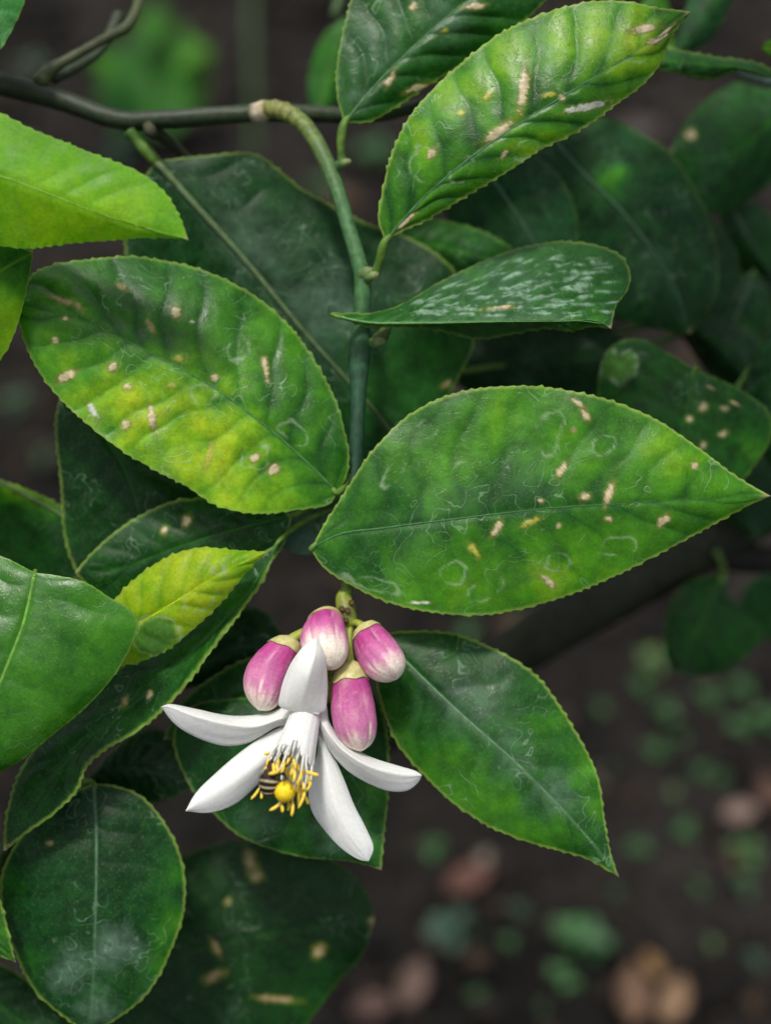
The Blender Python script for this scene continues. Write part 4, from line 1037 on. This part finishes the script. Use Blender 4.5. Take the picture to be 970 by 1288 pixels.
# united filaments round the style
A0, A1 = P(387, 890, -4), P(367, 962, -15)
nf, sp = 15, 9
seg = nf * sp
rows = 18
T, N, B = frames(np.stack([A0, A0 * .5 + A1 * .5, A1]))
ax, n0, b0 = (A1 - A0), N[0], B[0]
th = np.linspace(0, 2 * np.pi, seg, endpoint=False)
ph = (np.arange(seg) % sp) / sp
fid = np.arange(seg) // sp
ridge = np.sin(np.pi * (ph + .5 / sp))
flen = .95 + .16 * rng.random(nf)[fid]
notch = (.10 + .14 * rng.random(nf)[fid]) * (1 - ridge) ** 2.2
s = np.linspace(0, 1, rows)[:, None]
lens = s * (flen - notch * 1.0)[None]
rad = (3.2 + 1.6 * lens ** 1.3) * (1 + .02 * (ridge[None] - .5)) * 1e-3
V = A0 + lens[..., None] * ax + rad[..., None] * (np.cos(th)[None, :, None] * n0 + np.sin(th)[None, :, None] * b0)
Vi = V - (.45e-3 * (np.cos(th)[None, :, None] * n0 + np.sin(th)[None, :, None] * b0))
n = rows * seg
k = np.arange(seg)
last = (rows - 1) * seg
Fr = np.stack([last + k, last + (k + 1) % seg, n + last + (k + 1) % seg, n + last + k], 1)
ff = grid_faces(rows, seg, wrap=True)
c = np.array([.91, .90, .86]) * (.97 + .03 * ridge)[None, :, None] * np.ones((rows, 1, 1))
tube_o = obj('filament_tube', np.vstack([V.reshape(-1, 3), Vi.reshape(-1, 3)]), np.vstack([ff, ff[:, ::-1] + n, Fr]), M_PETAL, fl, np.vstack([c.reshape(-1, 3)] * 2), origin=A0)


def capsule(name, a, b, r, mat, parent, col, seg=10, n=14, groove=0.0):
    a, b = np.asarray(a), np.asarray(b)
    t = np.linspace(0, 1, n)
    w = np.clip(1 - np.abs(2 * t - 1) ** 3.2, .02, 1) ** .5 * r * 1e-3
    C = a + (b - a) * t[:, None] + np.sin(np.pi * t)[:, None] * np.array([.0002, -.0002, .0002])
    T, N, B = frames(C)
    q = np.linspace(0, 2 * np.pi, seg, endpoint=False)
    R = w[:, None] * (1 - groove * np.abs(np.cos(q))[None] ** 6)
    V = C[:, None] + R[..., None] * (np.cos(q)[None, :, None] * N[:, None] + np.sin(q)[None, :, None] * B[:, None])
    cc = np.tile(np.asarray(col, float), (n * seg, 1)) * (.85 + .3 * rng.random((n * seg, 1)))
    return obj(name, V.reshape(-1, 3), grid_faces(n, seg, wrap=True), mat, parent, cc, origin=a)


def Z(x, y, d):                       # position in the close-up of the flower's mouth
    return P(300 + x * .1237, 900 + y * .1237, d)


YA, YB = (.80, .55, .06), (.85, .62, .14)
for (x0, y0, x1, y1, d) in [(325, 372, 268, 384, -14), (335, 470, 268, 535, -17), (350, 480, 352, 572, -23), (418, 560, 325, 585, -24), (462, 455, 436, 560, -23), (520, 385, 492, 480, -22), (540, 415, 572, 520, -23),
                            (568, 555, 556, 655, -24), (640, 570, 596, 680, -23), (680, 566, 790, 598, -22), (742, 660, 690, 755, -20), (680, 740, 622, 905, -22), (676, 815, 700, 885, -19), (548, 860, 540, 992, -22),
                            (428, 885, 442, 966, -22), (418, 895, 334, 950, -23), (212, 735, 142, 828, -18), (232, 770, 228, 830, -19), (610, 660, 588, 760, -21), (655, 500, 640, 600, -20), (600, 640, 605, 870, -17), (500, 560, 520, 650, -19), (590, 470, 600, 560, -20), (470, 500, 480, 590, -21), (400, 430, 392, 520, -21), (620, 720, 640, 800, -20), (700, 600, 715, 690, -19), (300, 430, 282, 500, -19), (540, 500, 530, 590, -22), (510, 880, 500, 950, -20), (645, 660, 660, 740, -22), (375, 480, 390, 560, -22)]:
    x1, y1 = x1 + .25 * (x1 - x0), y1 + .22 * (y1 - y0)
    a, b = Z(x0, y0, d), Z(x1, y1, d - 1.0)
    o = capsule('anther', a, b, .38, M_YELLOW, fl, (YA, YB)[int(x0) % 2], groove=.25)
    root = A0 + ax * .70 + (a - (A0 + ax * .95)) * .8
    tube('filament', [root, root * .45 + a * .55, a * .9 + b * .1], [.32, .24, .14], M_FILA, o, seg=7, n=9, col=(.8, .8, .76))
sty = tube('style', [A0 + ax * .5, A0 + ax * .9, Z(470, 720, -22)], [.9, .8, 1.0], M_CALYX, fl, seg=10, n=14, col=(.55, .56, .22))
# stigma: round yellow knob, slightly dimpled
u_, v_ = np.meshgrid(np.linspace(0, np.pi, 22), np.linspace(0, 2 * np.pi, 30, endpoint=False), indexing='ij')
q = np.stack([np.sin(u_) * np.cos(v_), np.sin(u_) * np.sin(v_), np.cos(u_)], -1)
q = q * (1 + .06 * (fbm(q[..., 0] * 3 + 5, q[..., 1] * 3 + q[..., 2] * 2, 640) - .5))[..., None] * np.array([2.15, 2.15, 2.2]) * 1e-3
cst = Z(472, 772, -23)
c = np.array([.80, .58, .015]) * (.8 + .35 * fbm(q[..., 0] * 1500, q[..., 2] * 1500, 641))[..., None]
obj('stigma', (q + cst).reshape(-1, 3), grid_faces(22, 30, wrap=True), M_YELLOW, fl, c.reshape(-1, 3), origin=cst)
tube('pedicel', [P(440, 782, 2.5), P(424, 815, 2), P(402, 865, -1), P(391, 884, -3.5)], [1.0, .95, 1.1, 1.6], M_CALYX, fl, seg=10, n=20, col=(.2, .26, .04))
tube('calyx', [P(396, 876, -2), P(392, 883, -3), P(388, 890, -4.2)], [1.6, 2.9, 3.3], M_CALYX, fl, seg=14, n=12, col=(.26, .30, .07))


# ------------------------------------------------------------------ buds
def bud(base, tip, r, label, seed, ped_from, cal=.22, spin=0.0, green=False, c0=.5, c1=.86):
    base, tip = np.asarray(base), np.asarray(tip)
    b = thing('flower_bud', label, 'flower bud', base, 'lemon flower buds round the open flower')
    nr, sg = 40, 50
    s = np.linspace(0, 1, nr)
    prof = np.interp(s, [0, .06, .16, .3, .5, .7, .82, .9, .955, .985, 1], [.5, .66, .79, .91, 1, .97, .84, .66, .44, .25, 0.02])
    prof = np.convolve(np.pad(prof, 2, 'edge'), np.ones(3) / 3, 'same')[2:-2]
    prof[-1] = .02
    ln = np.linalg.norm(tip - base)
    C = base + (tip - base) * s[:, None]
    T, N, B = frames(C)
    bend = .03 + .07 * ((seed * 37) % 10) / 10
    C = C + (N * (bend * ln * np.sin(np.pi * s))[:, None])
    q = np.linspace(0, 2 * np.pi, sg, endpoint=False)
    tw = q[None] + spin + .35 * s[:, None]
    fr = (tw * 5 / (2 * np.pi)) % 1
    seam = np.exp(-(np.minimum(fr, 1 - fr) / .035) ** 2)
    R = r * 1e-3 * prof[:, None] * (1 + .035 * np.sin(np.pi * fr) - .045 * seam + .03 * (fbm(s[:, None] * 3 + 0 * q, np.cos(q)[None] * 2 + 0 * s[:, None], seed) - .5))
    V = C[:, None] + R[..., None] * (np.cos(q)[None, :, None] * N[:, None] + np.sin(q)[None, :, None] * B[:, None])
    S_ = np.broadcast_to(s[:, None], R.shape)
    st = fbm(tw * 9, S_ * 2.5, seed + 2, 3)
    if green:
        c = np.array([.34, .38, .06]) * (.8 + .4 * st)[..., None]
    else:
        m = sstep(c0, c1, S_ + .28 * (st - .5) + .12 * seam)[..., None]
        pk = np.array([.40, .066, .235]) * (.6 + .8 * st)[..., None]
        pk = pk * (1 - .35 * sstep(.5, .2, S_)[..., None] * np.array([.3, .9, .5])) 
        lt = sstep(.25, .75, S_)[..., None] * .36
        pk = pk * (1 - lt) + np.array([.68, .32, .48]) * lt
        se = (seam * .45)[..., None]
        pk = pk * (1 - se) + np.array([.66, .36, .48]) * se
        cream = np.array([.82, .74, .62]) * (.92 + .12 * st)[..., None]
        c = pk * (1 - m) + cream * m
        blot = (sstep(.56, .72, fbm(tw * 3, S_ * 5, seed + 8, 4)) * .35)[..., None]
        c = c * (1 - blot) + np.array([.55, .30, .34]) * blot
        spk = (sstep(.74, .8, fbm(tw * 16, S_ * 30, seed + 9, 2)) * .5)[..., None]
        c = c * (1 - spk) + np.array([.40, .26, .16]) * spk
    obj('closed_petals', V.reshape(-1, 3), grid_faces(nr, sg, wrap=True), M_CALYX if green else M_BUD, b, c.reshape(-1, 3), origin=base)
    # cup of the calyx with shallow lobes
    nr2 = 14
    s2 = np.linspace(-.05, 1, nr2)
    lob = cal * (1 + .07 * np.cos(5 * q + seed)[None] + .05 * np.cos(2 * q + seed * 2)[None])
    ss = np.clip(s2[:, None], 0, 1) * lob
    Rb = np.interp(ss, s, prof) * r * 1e-3 * 1.03 + .12e-3
    Rb[0] *= .35
    Cc = base + (tip - base) * (ss[..., None] - .02 - .05 * (s2[:, None, None] < 0))
    Nb, Bb = N[0], B[0]
    V2 = Cc + N[0] * (bend * ln * np.sin(np.pi * np.clip(ss, 0, 1)))[..., None] + Rb[..., None] * (np.cos(q)[None, :, None] * Nb + np.sin(q)[None, :, None] * Bb)
    V3 = np.concatenate([V2, V2[-1:] - .35e-3 * (np.cos(q)[None, :, None] * Nb + np.sin(q)[None, :, None] * Bb)], 0)
    c2 = np.array([.46, .43, .18]) * (.8 + .4 * fbm(q[None] * 2 + 0 * Rb, ss * 20, seed + 4))[..., None]
    c2 = np.concatenate([c2, c2[-1:] * 1.2], 0)
    obj('calyx', V3.reshape(-1, 3), grid_faces(nr2 + 1, sg, wrap=True), M_CALYX, b, c2.reshape(-1, 3), origin=base)
    ax_ = (tip - base) / ln
    tube('pedicel', [ped_from, np.asarray(ped_from) * .4 + base * .6 - ax_ * .0012, base - ax_ * .0002, base + ax_ * .001], [.85, .8, 1.0, 1.5], M_CALYX, b, seg=10, n=16, col=[[.22, .28, .04], [.30, .34, .05]], rough=.05)
    return b


PD = P(441, 786, 2.5)
bud(P(411, 774, 1), P(416, 838, -9), 5.1, 'plump pink and cream bud above the upright petal', 701, P(436, 774, 3), cal=.12, spin=.3, c0=.5, c1=.9)
bud(P(458, 790, 0), P(500, 854, -5), 4.7, 'pink bud with cream tip leaning over the serrated leaf', 702, PD, cal=.12, spin=.9, c0=.6, c1=.95)
bud(P(440, 838, -2), P(454, 945, -6), 4.75, 'lowest and longest deep pink bud beside the curved petal', 703, P(440, 790, 2), cal=.19, spin=.1, c0=.74, c1=1.0)
bud(P(365, 807, -1), P(325, 893, -5), 4.9, 'pink bud on the bee side, under the tip of the lime green leaf', 704, P(432, 778, 4), cal=.13, spin=1.4, c0=.68, c1=1.0)
bud(P(415, 848, 2), P(413, 884, 0), 1.6, 'tiny closed yellow green bud half hidden by the upright petal', 705, P(438, 790, 3), green=True)

# ------------------------------------------------------------------ the bee at the flower's mouth
bpts = np.array([Z(318, 812, -21.5), Z(314, 775, -22), Z(312, 720, -22.4), Z(318, 650, -22.4), Z(332, 590, -21.8), Z(352, 545, -20.6), Z(378, 500, -19.6), Z(408, 452, -18.8), Z(432, 415, -18.2), Z(448, 390, -17.8)])
bee = thing('bee', 'small dark striped bee feeding head first among the yellow anthers', 'bee', bpts[5])
nB, sB = 90, 28
C = spline(bpts, nB)
s = np.linspace(0, 1, nB)
R = np.interp(s, [0, .03, .10, .22, .36, .46, .52, .58, .68, .78, .82, .87, .95, 1], [.05, .9, 1.65, 2.15, 2.2, 1.6, .75, 1.25, 1.7, 1.35, .7, 1.15, 1.0, .05]) * 1e-3
R = R * (1 - .05 * np.exp(-((s * 13) % 1 - .5) ** 2 / .01) * (s < .46))
T, N, B = frames(C)
q = np.linspace(0, 2 * np.pi, sB, endpoint=False)
Rr = R[:, None] * (1 + .05 * (rng.random((nB, sB)) - .5) * ((s > .53) & (s < .8))[:, None])
V = C[:, None] + Rr[..., None] * (np.cos(q)[None, :, None] * N[:, None] + np.sin(q)[None, :, None] * B[:, None])
c = np.tile(np.array([.010, .006, .005]), (nB, sB, 1))
for s0 in (.075, .16, .245, .325):
    f = np.exp(-((s - s0) / .009) ** 2)[:, None, None]
    c = c * (1 - f) + np.array([.62, .52, .30]) * f
f = sstep(.36, .48, s)[:, None, None] * .9
c = c * (1 - f) + np.array([.06, .028, .014]) * f
c = c * (.75 + .4 * rng.random((nB, sB, 1)))
obj('body', V.reshape(-1, 3), grid_faces(nB, sB, wrap=True), M_BEE, bee, c.reshape(-1, 3), origin=C[50])
wm, wnt, wbs, wout = new_mat('bee_wing')
wbs.inputs['Base Color'].default_value = (.12, .08, .05, 1)
wbs.inputs['Roughness'].default_value = .2
wbs.inputs['Alpha'].default_value = .45
wnz = nd(wnt, 'ShaderNodeTexVoronoi', feature='DISTANCE_TO_EDGE', i_Scale=900.0)
wtc = nd(wnt, 'ShaderNodeTexCoord')
wnt.links.new(wtc.outputs['Object'], wnz.inputs['Vector'])
wnt.links.new(mapr(wnt, wnz.outputs['Distance'], 0, .06, .7, .12), wbs.inputs['Alpha'])
for (L, M, R_, d) in [([(343, 958), (334, 960), (327, 967), (325, 978), (327, 988)], [(343, 958), (335, 967), (329, 979), (327, 988)], [(343, 958), (338, 970), (333, 982), (327, 988)], -24.8),
                      ([(346, 962), (350, 968), (353, 978), (352, 990)], [(346, 962), (349, 972), (350, 980), (352, 990)], [(346, 962), (346, 972), (347, 982), (352, 990)], -24.4)]:
    XY, D, U, T_, HW, ln = sheet(L, M, R_, [d + 3, d, d + .6], .4, .4, 2.0, 0, maxc=9)
    V = P(XY[..., 0], XY[..., 1], D)
    obj('wing', V.reshape(-1, 3), grid_faces(*V.shape[:2]), wm, bee, None, origin=V[0, 0])
for pts in ([(370, 560, -21), (440, 590, -23.5), (500, 640, -25.3), (540, 700, -26), (535, 750, -26)], [(400, 520, -20), (470, 520, -23), (510, 490, -24), (560, 400, -23.5), (600, 250, -23)],
            [(360, 520, -21), (350, 450, -23.5), (375, 410, -24), (400, 340, -22.8)], [(330, 560, -21), (270, 600, -22), (235, 680, -21), (215, 760, -20)], [(400, 500, -19), (480, 470, -22), (520, 400, -23), (560, 250, -22.5)],
            [(380, 540, -20), (470, 590, -23), (480, 640, -24.5), (455, 700, -25)]):
    tube('leg', [Z(*p) for p in pts], [.28, .26, .16, .1], M_BEE, bee, seg=7, n=18, col=(.02, .014, .01))
for pts in ([(445, 385, -18.3), (470, 350, -20.5), (500, 300, -21.5)], [(440, 385, -18.3), (430, 340, -20.5), (450, 290, -21.3)]):
    tube('antenna', [Z(*p) for p in pts], [.12, .08], M_BEE, bee, seg=6, n=10, col=(.02, .014, .01))

# ------------------------------------------------------------------ lemon foliage added out of view, placed to block sun from the growth behind
SUNV = np.array(sd)
ov = thing('added_shade_branch', 'added lemon branch out of view, placed to shade the growth behind', 'lemon branch', P(1250, -420, -20))
ovs = []
orr = random.Random(5)
for k, (px, py, d, st_, a, ln) in enumerate([(930, 330, 88, 190, 80, 360), (940, 190, 72, 150, 30, 300), (880, 520, 45, 190, 130, 330), (965, 450, 60, 180, 45, 330), (890, 790, 96, 330, 30, 420), (900, 690, 112, 300, 100, 420)]):
    c = P(px, py, d) + SUNV * st_ * 1e-3
    v = c - CAM
    z = np.dot(v, FWD)
    cx, cy = 485 + np.dot(v, RGT) / z * D0 / S, 644 - np.dot(v, UPV) / z * D0 / S
    sc = D0 / z
    ln = ln * sc
    ca, sa = math.cos(math.radians(a)), math.sin(math.radians(a))
    q = lambda t, w: (cx + (t - .5) * ln * ca - w * ln * sa, cy + (t - .5) * ln * sa + w * ln * ca)
    dz = (z - D0) * 1e3
    leaf(ov, [q(0, 0), q(.15, -.17), q(.4, -.27), q(.7, -.2), q(.9, -.07), q(1, 0)], [q(0, 0), q(.5, .01), q(1, 0)], [q(0, 0), q(.15, .17), q(.4, .27), q(.7, .2), q(.9, .07), q(1, 0)],
         [dz, dz - 6, dz], 4, 4, y0=.3, mat=M_FAR, res=8, seed=800 + k, edge=.2)
    ovs.append(P(*q(0, 0), dz))
ovs.sort(key=lambda p: -p[0])
stem0 = P(1250, -420, -20)
for k, p in enumerate(ovs):
    tube('twig', [stem0, stem0 * .5 + p * .5 + np.array([0, 0, .03]), p], [1.8, 1.4, .9], M_STEM, ov, seg=8, n=14, col=(.05, .10, .03))  # twig of the added shade branch, out of view
